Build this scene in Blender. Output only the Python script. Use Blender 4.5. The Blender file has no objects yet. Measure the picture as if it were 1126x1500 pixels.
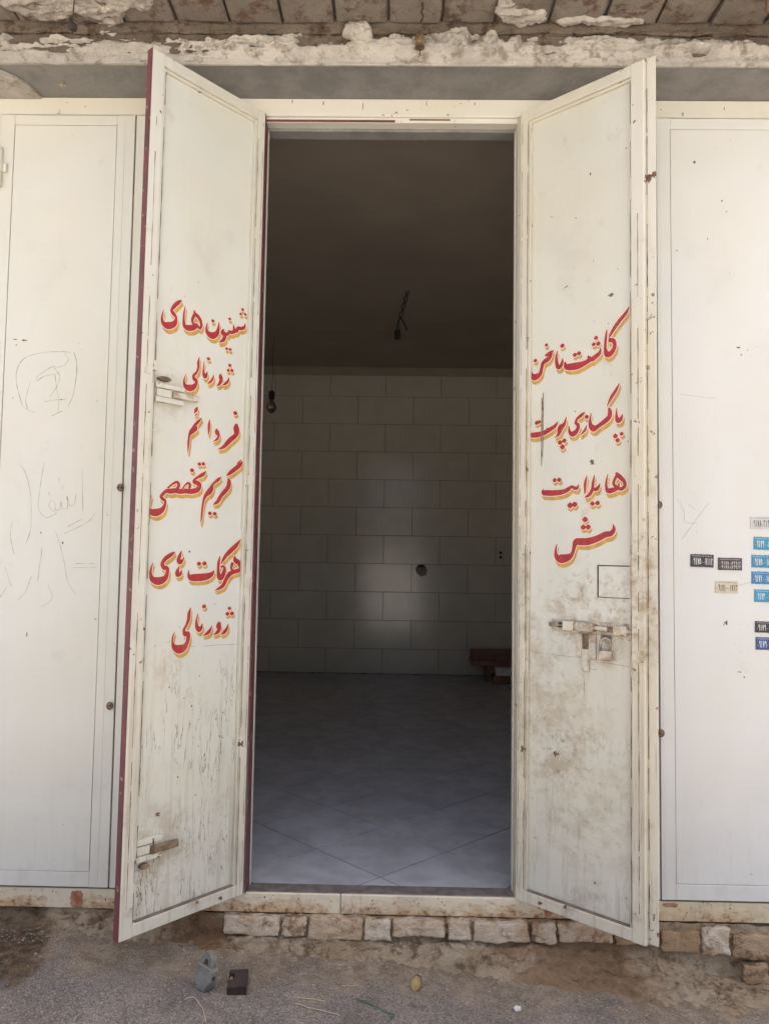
import bpy, bmesh, math, random
from math import radians, sin, cos, pi, sqrt
from mathutils import Vector, Matrix, noise

random.seed(7)
scn = bpy.context.scene
col = scn.collection

# ------------------------------------------------------------------ camera
cam_d = bpy.data.cameras.new('camera')
cam = bpy.data.objects.new('camera', cam_d)
col.objects.link(cam)
CAM_D, CAM_H, FPX = 3.10, 1.50, 1127.0
cam.location = (0.0, -CAM_D, CAM_H)
PITCH, YAW, ROLL = 3.55215, 0.92571, -0.85021
# camera axes: view along +Y, rolled about it, pitched up, yawed
M = (Matrix.Rotation(radians(YAW), 3, 'Z') @ Matrix.Rotation(radians(PITCH), 3, 'X')
     @ Matrix.Rotation(radians(ROLL), 3, 'Y') @ Matrix.Rotation(radians(90), 3, 'X'))
cam.rotation_euler = M.to_euler()
cam_d.sensor_fit = 'VERTICAL'
cam_d.sensor_height = 36.0
cam_d.lens = 36.0 * FPX / 1500.0
cam_d.clip_start = 0.02
cam_d.clip_end = 2000.0
scn.camera = cam

# ------------------------------------------------------------------ sky, sun, exposure
SUN_EL, SUN_AZ = 72.0, 20.0          # sun stands behind the building: the front is in open shade
world = bpy.data.worlds.new('World')
scn.world = world
world.use_nodes = True
wn = world.node_tree.nodes
wl = world.node_tree.links
wn.clear()
sky = wn.new('ShaderNodeTexSky')
sky.sky_type = 'NISHITA'
sky.sun_disc = False
sky.sun_elevation = radians(SUN_EL)
sky.sun_rotation = radians(SUN_AZ)
sky.air_density = 0.6
sky.dust_density = 9.0
sky.ozone_density = 0.2
bg = wn.new('ShaderNodeBackground')
bg.inputs['Strength'].default_value = 0.15
wo = wn.new('ShaderNodeOutputWorld')
wl.new(sky.outputs[0], bg.inputs['Color'])
wl.new(bg.outputs[0], wo.inputs['Surface'])

sun_d = bpy.data.lights.new('sun', 'SUN')
sun_d.energy = 3.6
sun_d.angle = radians(0.53)
sun_d.color = (1.0, 0.975, 0.93)
sun = bpy.data.objects.new('sun', sun_d)
col.objects.link(sun)
sdir = Vector((sin(radians(SUN_AZ)) * cos(radians(SUN_EL)), cos(radians(SUN_AZ)) * cos(radians(SUN_EL)), sin(radians(SUN_EL))))
sun.rotation_euler = (-sdir).to_track_quat('-Z', 'Y').to_euler()
sun.location = (0, 0, 12)

scn.view_settings.view_transform = 'Standard'
scn.view_settings.look = 'None'
scn.view_settings.gamma = 1.0
scn.view_settings.exposure = 2.27
scn.render.engine = 'CYCLES'
scn.cycles.use_denoising = True
scn.cycles.max_bounces = 7
scn.cycles.diffuse_bounces = 5
scn.cycles.glossy_bounces = 3
scn.cycles.sample_clamp_indirect = 8.0

# ------------------------------------------------------------------ node helper
class NT:
    def __init__(s, name):
        s.m = bpy.data.materials.new(name)
        s.m.use_nodes = True
        s.maxd = 4.5
        s.t = s.m.node_tree
        s.n = s.t.nodes
        s.b = s.n['Principled BSDF']
        s.co = s.n.new('ShaderNodeTexCoord').outputs['Object']
    def _in(s, sock, v):
        if v is None:
            return
        if hasattr(v, 'node'):
            s.t.links.new(v, sock)
        else:
            if isinstance(v, (tuple, list)) and len(v) == 3 and sock.type == 'RGBA':
                v = (*v, 1)
            sock.default_value = v
    def world(s):
        g = s.n.new('ShaderNodeNewGeometry')
        s.co = g.outputs['Position']
        return s
    def map(s, scale=(1, 1, 1), rot=(0, 0, 0), loc=(0, 0, 0), vec=None):
        k = s.n.new('ShaderNodeMapping')
        s._in(k.inputs['Vector'], vec or s.co)
        k.inputs['Scale'].default_value = scale
        k.inputs['Rotation'].default_value = rot
        k.inputs['Location'].default_value = loc
        return k.outputs[0]
    def noise(s, scale, detail=4, rough=0.55, vec=None, dist=0.0, out='Fac'):
        k = s.n.new('ShaderNodeTexNoise')
        s._in(k.inputs['Vector'], vec or s.co)
        k.inputs['Scale'].default_value = scale
        k.inputs['Detail'].default_value = min(detail, s.maxd)
        k.inputs['Roughness'].default_value = rough
        k.inputs['Distortion'].default_value = dist
        return k.outputs[out]
    def voro(s, scale, feature='F1', out='Distance', vec=None):
        k = s.n.new('ShaderNodeTexVoronoi')
        k.feature = feature
        s._in(k.inputs['Vector'], vec or s.co)
        k.inputs['Scale'].default_value = scale
        return k.outputs[out]
    def rng(s, v, a, b, c=0.0, d=1.0, smooth=True):
        k = s.n.new('ShaderNodeMapRange')
        k.interpolation_type = 'SMOOTHSTEP' if smooth else 'LINEAR'
        s._in(k.inputs['Value'], v)
        k.inputs['From Min'].default_value = a
        k.inputs['From Max'].default_value = b
        k.inputs['To Min'].default_value = c
        k.inputs['To Max'].default_value = d
        return k.outputs['Result']
    def math(s, op, a, b=None, c=None):
        k = s.n.new('ShaderNodeMath')
        k.operation = op
        s._in(k.inputs[0], a)
        s._in(k.inputs[1], b)
        s._in(k.inputs[2], c)
        return k.outputs[0]
    def mul(s, a, b):
        return s.math('MULTIPLY', a, b)
    def mx(s, a, b):
        return s.math('MAXIMUM', a, b)
    def mix(s, f, a, b, mode='MIX'):
        k = s.n.new('ShaderNodeMix')
        k.data_type = 'RGBA'
        k.blend_type = mode
        s._in(k.inputs['Factor'], f)
        s._in(k.inputs[6], a)
        s._in(k.inputs[7], b)
        return k.outputs[2]
    def sep(s, vec=None):
        k = s.n.new('ShaderNodeSeparateXYZ')
        s._in(k.inputs[0], vec or s.co)
        return k.outputs
    def bump(s, h, strength=0.3, dist=0.01, prev=None):
        k = s.n.new('ShaderNodeBump')
        s._in(k.inputs['Height'], h)
        k.inputs['Strength'].default_value = strength
        k.inputs['Distance'].default_value = dist
        s._in(k.inputs['Normal'], prev)
        return k.outputs[0]
    def done(s, color=None, rough=None, normal=None, metal=None, spec=None):
        s._in(s.b.inputs['Base Color'], color)
        s._in(s.b.inputs['Roughness'], rough)
        s._in(s.b.inputs['Normal'], normal)
        s._in(s.b.inputs['Metallic'], metal)
        s._in(s.b.inputs['Specular IOR Level'], spec)
        return s.m

def paint(name, base, warm=0.25, cool=0.25, chips=0.705, streak=0.25, grime=0.35, low=(0.0, 1.2), cracks=0.0, patch=None, rough=0.34, band=None):
    """old enamel on sheet steel: yellowing, rain streaks, grime that grows downwards, chips to rust"""
    base = (base[0]*0.99, base[1]*0.997, base[2]*0.985)
    t = NT(name)
    x, y, z = t.sep()
    c = t.mix(t.rng(t.noise(1.3, 3), 0.42, 0.68, 0, warm), base, (base[0]*0.93, base[1]*0.86, base[2]*0.70))
    c = t.mix(t.rng(t.noise(0.9, 3, vec=t.map(loc=(3.1, 7.7, 1.9))), 0.42, 0.66, 0, cool), c, (base[0]*0.88, base[1]*0.93, base[2]*1.0))
    zz = t.math('ADD', z, t.rng(t.noise(2.2, 4), 0.25, 0.75, -0.35, 0.35, False))
    lowm = t.rng(zz, low[1], low[0])
    c = t.mix(t.mul(lowm, min(0.5, grime*0.7)), c, (base[0]*0.95, base[1]*0.885, base[2]*0.74))
    st = t.rng(t.noise(1.0, 5, 0.6, vec=t.map((26, 26, 0.9))), 0.50, 0.74)
    st2 = t.rng(t.noise(1.0, 6, 0.65, vec=t.map((85, 85, 4.0))), 0.56, 0.70)
    c = t.mix(t.mul(st, t.math('ADD', t.mul(lowm, streak*1.6), streak*0.16)), c, (0.40, 0.335, 0.245))
    c = t.mix(t.mul(st2, t.math('ADD', t.mul(lowm, streak*1.4), streak*0.05)), c, (0.25, 0.20, 0.14))
    bl = t.rng(t.noise(7, 7, 0.68), 0.52, 0.72)
    c = t.mix(t.mul(bl, t.mul(lowm, grime)), c, (0.34, 0.275, 0.19))
    sm = t.rng(t.noise(3.0, 8, 0.7, vec=t.map(loc=(9, 2, 5))), 0.56, 0.72)
    c = t.mix(t.mul(sm, grime*0.35), c, (0.38, 0.35, 0.31))
    if band:                       # rust bleeding from the lower edge of the steel section
        bz = t.math('ADD', z, t.rng(t.noise(1.0, 4, 0.7, vec=t.map((14, 14, 40))), 0.3, 0.7, -0.030, 0.030, False))
        bmk = t.mul(t.rng(bz, band[1], band[0]), t.rng(t.noise(5, 4, 0.65), 0.34, 0.54))
        c = t.mix(t.mul(bmk, 0.85), c, (0.40, 0.235, 0.095))
        c = t.mix(t.mul(bmk, t.rng(t.noise(55, 4, 0.7), 0.50, 0.62)), c, (0.17, 0.085, 0.040))
    if patch:                      # worn, handled area round the lock: (cx, cz, rx, rz, amount)
        for (cx, cz, rx, rz, am) in patch:
            dx = t.math('DIVIDE', t.math('SUBTRACT', x, cx), rx)
            dz = t.math('DIVIDE', t.math('SUBTRACT', z, cz), rz)
            r = t.math('ADD', t.mul(dx, dx), t.mul(dz, dz))
            r = t.math('ADD', r, t.rng(t.noise(6, 6, 0.7), 0.2, 0.8, -0.8, 0.8, False))
            pm = t.rng(r, 1.25, 0.1)
            pat = t.rng(t.noise(16, 8, 0.72), 0.40, 0.66)
            c = t.mix(t.mul(pm, t.mul(pat, am)), c, (0.36, 0.28, 0.17))
            pat2 = t.rng(t.noise(40, 6, 0.7), 0.55, 0.70)
            c = t.mix(t.mul(pm, t.mul(pat2, am)), c, (0.18, 0.145, 0.10))
    ck = None
    if cracks:
        cn = t.noise(1.0, 5, 0.6, vec=t.map((34, 34, 4.5)), dist=0.6)
        ck = t.rng(t.math('ABSOLUTE', t.math('SUBTRACT', cn, 0.5)), 0.016, 0.004)
        ck = t.mul(ck, t.rng(t.noise(4.0, 3), 0.44, 0.60))
        ck = t.mul(ck, t.rng(zz, low[1]*0.95, low[1]*0.45))
        c = t.mix(t.mul(ck, cracks), c, (0.17, 0.13, 0.085))
    chn = t.noise(15, 9, 0.62)
    ch = t.mx(t.rng(chn, chips, chips + 0.02), t.mul(t.rng(t.noise(34, 7, 0.62), chips - 0.035, chips - 0.02), t.rng(t.noise(2.6, 3), 0.52, 0.64)))
    c = t.mix(ch, c, t.mix(t.rng(t.noise(60, 3), 0.35, 0.65), (0.055, 0.034, 0.024), (0.17, 0.085, 0.045)))
    orange = t.rng(t.noise(1.0, 5, 0.65, vec=t.map((9, 9, 6), loc=(4, 4, 1))), 0.60, 0.74)
    c = t.mix(t.mul(orange, min(0.9, 0.45*grime)), c, (0.36, 0.19, 0.07))
    h = t.math('SUBTRACT', t.mul(t.noise(55, 4), 0.25), ch)
    if ck is not None:
        h = t.math('SUBTRACT', h, t.mul(ck, 0.6))
    nb = t.bump(t.noise(2.1, 2, 0.4), 0.45, 0.05)
    nb = t.bump(h, 0.32, 0.0025, nb)
    return t.done(c, t.rng(t.mx(bl, ch), 0, 1, rough, rough + 0.3), nb, spec=0.4)

WHITE = (0.60, 0.565, 0.495)
mat_leaf_l = paint('enamel_left_leaf', (0.605, 0.595, 0.515), 0.40, 0.30, 0.715, 0.42, 0.5, (0.0, 1.35), cracks=0.9,
                   patch=[(0.36, 0.25, 0.16, 0.16, 0.6), (0.40, 1.9, 0.12, 0.1, 0.4)])
mat_leaf_r = paint('enamel_right_leaf', (0.600, 0.580, 0.490), 0.45, 0.30, 0.71, 0.32, 0.55, (-0.2, 1.35), cracks=0.25,
                   patch=[(0.34, 1.12, 0.26, 0.20, 0.75), (0.12, 0.75, 0.2, 0.4, 0.5), (0.30, 0.45, 0.25, 0.3, 0.4)])
mat_stile_l = paint('enamel_left_frame', (0.600, 0.578, 0.495), 0.45, 0.25, 0.665, 0.5, 0.65, (0.0, 2.6))
mat_stile_r = paint('enamel_right_frame', (0.605, 0.568, 0.470), 0.5, 0.15, 0.66, 0.5, 0.65, (0.2, 2.8), patch=[(0.47, 1.15, 0.12, 0.30, 1.0), (0.02, 0.9, 0.1, 0.7, 0.5)])
mat_panel_a = paint('enamel_closed_left', (0.625, 0.602, 0.520), 0.28, 0.15, 0.735, 0.12, 0.22, (-0.3, 0.9))
mat_panel_d = paint('enamel_closed_right', (0.655, 0.638, 0.580), 0.25, 0.25, 0.73, 0.10, 0.18, (-0.3, 0.7))
mat_frame = paint('enamel_door_frame', (0.640, 0.617, 0.545), 0.30, 0.1, 0.69, 0.15, 0.30, (-3, 5.0))
mat_sill = paint('enamel_sill', (0.640, 0.570, 0.430), 0.7, 0.0, 0.665, 0.28, 0.9, (-1, 2.0), band=(0.112, 0.182))

def rustred(name, c0):
    t = NT(name)
    c = t.mix(t.rng(t.noise(9, 6), 0.4, 0.7), c0, (c0[0]*0.6, c0[1]*0.9, c0[2]*0.9))
    c = t.mix(t.rng(t.noise(30, 6, 0.7), 0.60, 0.66), c, (0.32, 0.25, 0.21))
    return t.done(c, 0.5, t.bump(t.noise(60, 4), 0.2, 0.002))
mat_red = rustred('dark_red_primer', (0.150, 0.044, 0.044))

def simple(name, c0, c1=None, scale=12, rough=0.6, metal=0.0, bumpd=0.002, bscale=60, bstr=0.3, world=False, lo=0.35, hi=0.65):
    t = NT(name)
    if world:
        t.world()
    c = t.mix(t.rng(t.noise(scale, 6, 0.6), lo, hi), c0, c1 or tuple(v*0.7 for v in c0))
    return t.done(c, rough, t.bump(t.noise(bscale, 6, 0.6), bstr, bumpd), metal)

mat_dirty_metal = simple('worn_latch_metal', (0.56, 0.51, 0.41), (0.30, 0.22, 0.14), 22, 0.55, 0.0, 0.002, 70, 0.5)
mat_rust = simple('rusty_bolt_metal', (0.24, 0.17, 0.095), (0.11, 0.065, 0.035), 30, 0.7, 0.0, 0.002, 80, 0.6)
mat_dark = simple('dark_brown', (0.05, 0.035, 0.028), (0.03, 0.022, 0.018), 20, 0.9)  # shared dark tone: slots, wires, and the painted shade at the hatch
def signpaint(name, c0, c1):
    """brush-laid sign paint: streaky film, thin spots and flecks where the enamel shows through"""
    t = NT(name)
    c = t.mix(t.rng(t.noise(1.0, 4, 0.6, vec=t.map((60, 60, 18))), 0.32, 0.68), c0, c1)
    c = t.mix(t.rng(t.noise(48, 4, 0.65), 0.63, 0.70, 0, 0.6), c, (0.56, 0.50, 0.42))
    c = t.mix(t.rng(t.noise(9, 4, 0.6), 0.58, 0.78, 0, 0.14), c, (0.45, 0.36, 0.28))
    return t.done(c, 0.42, t.bump(t.noise(90, 3), 0.15, 0.001))
mat_let_red = signpaint('sign_red', (0.40, 0.016, 0.018), (0.27, 0.012, 0.016))
mat_let_och = signpaint('sign_ochre', (0.54, 0.335, 0.065), (0.42, 0.245, 0.05))
mat_let_cream = signpaint('sign_cream', (0.74, 0.57, 0.43), (0.69, 0.54, 0.37))
mat_pencil = simple('pencil_line', (0.27, 0.245, 0.18), (0.16, 0.145, 0.10), 40, 0.7, bstr=0.0)
mat_scratch_shade = simple('scratch_shade_dark', (0.075, 0.052, 0.036), (0.20, 0.135, 0.08), 60, 0.8, bstr=0.0)  # scratches, flaked spots, and the gap shade painted along joints
mat_thresh = simple('worn_threshold', (0.20, 0.17, 0.15), (0.13, 0.105, 0.09), 25, 0.6)
mat_ledge = simple('dusty_ledge', (0.19, 0.145, 0.105), (0.13, 0.095, 0.07), 25, 0.85)
mat_orust = simple('orange_rust', (0.26, 0.085, 0.045), (0.38, 0.22, 0.12), 45, 0.8)
mat_mortar_gap = simple('tile_grout', (0.06, 0.052, 0.045), None, 12, 0.9, world=True)

def concrete(name, c0, c1, c2=None, bs=0.6, bd=0.008, stain=False):
    t = NT(name).world()
    t.maxd = 8
    c = t.mix(t.rng(t.noise(6.0, 8, 0.68), 0.36, 0.64), c0, c1)
    if c2:
        c = t.mix(t.rng(t.noise(15, 8, 0.72), 0.50, 0.64), c, c2)
    c = t.mix(t.rng(t.noise(120, 4), 0.55, 0.75, 0, 0.35), c, tuple(v*0.5 for v in c0))
    if stain:                      # damp, rusty earth below the left leaf and at the far left
        x, y, z = t.sep()
        for (sx, rx, cc) in ((-0.74, 0.20, (0.20, 0.105, 0.045)), (-1.47, 0.17, (0.12, 0.080, 0.045)), (0.70, 0.35, (0.27, 0.165, 0.085))):
            dx = t.math('DIVIDE', t.math('SUBTRACT', x, sx), rx)
            r = t.math('ADD', t.mul(dx, dx), t.rng(t.noise(11, 8, 0.72), 0.2, 0.8, -1.1, 1.1, False))
            c = t.mix(t.rng(r, 1.0, 0.1, 0, 0.85), c, cc)
    h = t.math('ADD', t.noise(26, 9, 0.75), t.mul(t.noise(150, 3), 0.35))
    return t.done(c, 0.9, t.bump(h, bs, bd), spec=0.2)
mat_soffit = concrete('grey_soffit', (0.185, 0.178, 0.168), (0.245, 0.237, 0.224))
mat_plaster = concrete('white_gypsum', (0.54, 0.505, 0.445), (0.40, 0.370, 0.325), (0.27, 0.235, 0.185), 0.9, 0.014)
mat_block = concrete('ceiling_block', (0.185, 0.160, 0.132), (0.240, 0.210, 0.175), (0.130, 0.082, 0.055), 0.8, 0.012)
mat_beam = concrete('rusty_beam', (0.155, 0.125, 0.095), (0.215, 0.175, 0.135), (0.100, 0.064, 0.040), 1.0, 0.020)
mat_mortar = concrete('tan_mortar', (0.35, 0.250, 0.150), (0.46, 0.365, 0.240), (0.19, 0.125, 0.070), 1.0, 0.022, stain=True)
mat_brick = concrete('tan_brick', (0.52, 0.37, 0.225), (0.64, 0.52, 0.37), (0.30, 0.185, 0.095), 1.0, 0.018)
mat_brick_w = concrete('whitewashed_brick', (0.68, 0.58, 0.43), (0.50, 0.37, 0.23), (0.31, 0.195, 0.105), 1.0, 0.018)
mat_brick_o = concrete('ochre_brick', (0.38, 0.25, 0.13), (0.50, 0.37, 0.23), (0.23, 0.15, 0.085), 1.0, 0.018)
mat_facade = concrete('facade_render', (0.42, 0.37, 0.30), (0.36, 0.31, 0.25))
mat_room = simple('room_plaster', (0.72, 0.65, 0.53), (0.66, 0.60, 0.49), 2.5, 0.75, world=True, bstr=0.12)
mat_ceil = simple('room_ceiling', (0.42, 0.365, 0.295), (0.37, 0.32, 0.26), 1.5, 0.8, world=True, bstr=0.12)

def tile_mat(name, c0, c1, r0, r1, scale):
    t = NT(name).world()
    info = t.n.new('ShaderNodeObjectInfo')
    c = t.mix(t.rng(t.noise(scale, 6, 0.6), 0.35, 0.65), c0, c1)
    c = t.mix(t.mul(info.outputs['Random'], 0.22), c, tuple(v*0.80 for v in c1))
    rr = t.rng(t.noise(scale*2.3, 6, 0.6), 0.3, 0.7, r0, r1)
    return t.done(c, rr, t.bump(t.noise(5, 3), 0.06, 0.01), spec=0.5)
mat_wtile = tile_mat('glazed_wall_tile', (0.66, 0.625, 0.52), (0.61, 0.58, 0.485), 0.14, 0.19, 5)
mat_ftile = tile_mat('pale_floor_tile', (0.49, 0.49, 0.495), (0.37, 0.365, 0.368), 0.28, 0.5, 7)

# ------------------------------------------------------------------ mesh helpers
def tag(o, label=None, cat=None, group=None, kind=None):
    if label: o['label'] = label
    if cat: o['category'] = cat
    if group: o['group'] = group
    if kind: o['kind'] = kind
    return o

def link(name, me, parent=None):
    o = bpy.data.objects.new(name, me)
    col.objects.link(o)
    if parent is not None:
        o.parent = parent
    return o

def fin(name, bm, mat, parent=None, smooth=False, recalc=True):
    if recalc:
        bmesh.ops.recalc_face_normals(bm, faces=bm.faces)
    me = bpy.data.meshes.new(name)
    bm.to_mesh(me)
    bm.free()
    me.materials.append(mat)
    if smooth:
        for p in me.polygons:
            p.use_smooth = True
    return link(name, me, parent)

def empty(name, loc=(0, 0, 0), rz=0.0):
    o = bpy.data.objects.new(name, None)
    o.empty_display_size = 0.1
    col.objects.link(o)
    o.location = loc
    o.rotation_euler = (0, 0, rz)
    return o

def box(bm, x0, x1, y0, y1, z0, z1, bev=0.0, seg=1):
    x0, x1 = min(x0, x1), max(x0, x1)
    y0, y1 = min(y0, y1), max(y0, y1)
    z0, z1 = min(z0, z1), max(z0, z1)
    vs = [bm.verts.new(p) for p in ((x0, y0, z0), (x1, y0, z0), (x1, y1, z0), (x0, y1, z0), (x0, y0, z1), (x1, y0, z1), (x1, y1, z1), (x0, y1, z1))]
    fs = [bm.faces.new([vs[i] for i in q]) for q in ((0, 3, 2, 1), (4, 5, 6, 7), (0, 1, 5, 4), (1, 2, 6, 5), (2, 3, 7, 6), (3, 0, 4, 7))]
    if bev:
        es = list({e for f in fs for e in f.edges})
        bmesh.ops.bevel(bm, geom=es, offset=bev, segments=seg, affect='EDGES', profile=0.6)
    return vs

def boxo(name, mat, parent, *a, **k):
    bm = bmesh.new()
    box(bm, *a, **k)
    return fin(name, bm, mat, parent)

def tube(bm, pts, r, n=8, caps=True):
    """swept round bar; r is a number or a list"""
    pts = [Vector(p) for p in pts]
    rs = r if isinstance(r, (list, tuple)) else [r]*len(pts)
    rings = []
    up = None
    for i, p in enumerate(pts):
        d = (pts[min(i+1, len(pts)-1)] - pts[max(i-1, 0)]).normalized()
        if up is None:
            up = Vector((0, 0, 1)) if abs(d.z) < 0.9 else Vector((1, 0, 0))
        a = d.cross(up).normalized()
        b = a.cross(d).normalized()
        up = b
        rings.append([bm.verts.new(p + (a*cos(2*pi*k/n) + b*sin(2*pi*k/n))*rs[i]) for k in range(n)])
    for q, w in zip(rings, rings[1:]):
        for k in range(n):
            bm.faces.new((q[k], q[(k+1) % n], w[(k+1) % n], w[k]))
    if caps:
        bm.faces.new(rings[0][::-1])
        bm.faces.new(rings[-1])

def prism(bm, poly, y0, y1, axis='y'):
    """extrude a 2D polygon (x,z) along y"""
    def P(a, b, t):
        return (a, t, b) if axis == 'y' else (a, b, t)
    f = [bm.verts.new(P(a, b, y0)) for a, b in poly]
    g = [bm.verts.new(P(a, b, y1)) for a, b in poly]
    bm.faces.new(f)
    bm.faces.new(g[::-1])
    n = len(poly)
    for i in range(n):
        bm.faces.new((f[i], f[(i+1) % n], g[(i+1) % n], g[i]))

def grid(bm, us, vs, fn):
    rows = [[bm.verts.new(fn(u, v)) for u in us] for v in vs]
    for j in range(len(vs)-1):
        for i in range(len(us)-1):
            bm.faces.new((rows[j][i], rows[j][i+1], rows[j+1][i+1], rows[j+1][i]))
    return rows

def lin(a, b, n):
    return [a + (b-a)*i/(n-1) for i in range(n)]

def fbm(x, y, z, s, o=5):
    return noise.fractal(Vector((x*s, y*s, z*s)), 0.9, 2.1, o)

def sstep(a, b, x):
    t = max(0.0, min(1.0, (x-a)/(b-a)))
    return t*t*(3-2*t)

# ================================================================== THE SETTING
RX0, RX1, RY1, RZ0, RZ1 = -2.35, 2.05, 5.85, 0.19, 3.75      # the room behind the doors

def gz(x, y):
    return -0.02 - 0.06*3.0*math.tanh(x/3.0)

def make_ground():
    t = NT('street_asphalt').world()
    t.maxd = 7
    x, y, z = t.sep()
    big = t.noise(2.2, 6, 0.6)
    c = t.mix(t.rng(big, 0.36, 0.64), (0.200, 0.168, 0.140), (0.300, 0.258, 0.220))
    sp = t.voro(210, 'F1', 'Color')
    spb = t.n.new('ShaderNodeSeparateColor')
    t._in(spb.inputs[0], sp)
    c = t.mix(t.rng(spb.outputs[0], 0.58, 0.95, 0, 0.48), c, (0.47, 0.42, 0.37))
    c = t.mix(t.rng(spb.outputs[1], 0.48, 0.92, 0, 0.62), c, (0.075, 0.064, 0.057))
    pits = t.mx(t.rng(t.noise(70, 6, 0.75), 0.56, 0.68), t.mul(t.rng(t.noise(24, 6, 0.75), 0.56, 0.66), 0.8))
    c = t.mix(t.mul(pits, 0.65), c, (0.09, 0.076, 0.066))
    # sandy dust swept up along the wall
    yy = t.math('ADD', y, t.rng(t.noise(4.5, 7, 0.65), 0.25, 0.75, -0.24, 0.24, False))
    dust = t.rng(yy, -0.50, -0.06)
    c = t.mix(t.mul(dust, 0.8), c, t.mix(t.rng(t.noise(17, 7, 0.7), 0.38, 0.62), (0.25, 0.175, 0.10), (0.40, 0.31, 0.205)))
    # earthy broken patch by the left door
    dx = t.math('DIVIDE', t.math('ADD', t.math('ADD', x, 1.43), t.mul(t.math('ADD', y, 0.1), 0.30)), 0.16)
    dy = t.math('DIVIDE', t.math('ADD', y, 0.14), 0.30)
    r = t.math('ADD', t.math('ADD', t.mul(dx, dx), t.mul(dy, dy)), t.rng(t.noise(7, 7, 0.7), 0.2, 0.8, -0.7, 0.7, False))
    st = t.rng(r, 1.15, 0.5)
    c = t.mix(t.mul(st, 0.95), c, t.mix(t.rng(t.noise(24, 7, 0.7), 0.4, 0.6), (0.065, 0.044, 0.026), (0.16, 0.105, 0.058)))
    # farther off, out of view: paler street, toned for its bounce onto the front
    far = t.rng(y, -3.0, -6.0)
    c = t.mix(t.mul(far, 0.9), c, (0.345, 0.338, 0.305))
    t.maxd = 7
    h = t.math('ADD', t.mul(t.noise(48, 9, 0.78), 1.0), t.mul(t.voro(150), 0.5))
    m = t.done(c, 0.92, t.bump(h, 1.0, 0.014), spec=0.2)
    bm = bmesh.new()
    xs = [-400, -150, -60, -25, -12, -7, -4.5, -3, -2.4] + lin(-1.9, 1.9, 300) + [2.4, 3, 4.5, 7, 12, 25, 60, 150, 400]
    ys = [-400, -150, -60, -25, -12, -7, -4.5, -3.2, -2.4, -1.8, -1.5] + lin(-1.2, 0.05, 105) + [0.4, 1.5, 4, 9, 20, 60, 150, 400]
    def f(x, y):
        zz = gz(x, y)
        near = 1.0 if (-2 < x < 2 and -1.4 < y < 0.1) else 0.0
        if near:
            zz += 0.010*fbm(x, y, 0.3, 3.0, 4) + 0.0060*fbm(x, y, 1.3, 22, 6)
            dxx = (x + 1.43 + (y+0.1)*0.30)/0.16
            dyy = (y + 0.14)/0.30
            zz -= 0.014*sstep(1.3, 0.3, dxx*dxx + dyy*dyy + 0.5*fbm(x, y, 5, 8, 4)) * (1 + 0.5*fbm(x, y, 9, 30, 3))
        return (x, y, zz)
    grid(bm, xs, ys, f)
    o = fin('ground', bm, m, None, True, False)
    tag(o, kind='structure')
    return o
make_ground()

# walls, floor, ceiling of the room
def struct(name, mat, *a):
    o = boxo(name, mat, None, *a)
    return tag(o, kind='structure')

floor = struct('floor', mat_mortar_gap, RX0, RX1, 0.076, RY1, -0.3, RZ0 - 0.006)
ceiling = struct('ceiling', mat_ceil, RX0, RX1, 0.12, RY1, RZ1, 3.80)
wall_back = struct('wall_back', mat_mortar_gap, RX0, RX1, RY1 + 0.008, RY1 + 0.25, -0.3, 3.80)
wall_left = struct('wall_left', mat_room, RX0 - 0.25, RX0, 0.2, RY1 + 0.25, -0.3, 3.80)
wall_right = struct('wall_right', mat_room, RX1, RX1 + 0.25, 0.2, RY1 + 0.25, -0.3, 3.80)
struct('wall_front_left', mat_facade, -4.2, -1.742, 0.0, 0.2, -0.5, 3.4205)
struct('wall_front_right', mat_facade, 1.677, 4.2, 0.0, 0.2, -0.5, 3.4205)
struct('upper_shade_mass', mat_facade, -4.2, 4.2, -0.20, 6.1, 3.80, 5.0)  # unseen mass added to shade the street; height set by its shadow
lintel = struct('concrete_lintel', mat_soffit, -4.2, 4.2, -0.215, 0.12, 3.4212, 3.7995)

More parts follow.
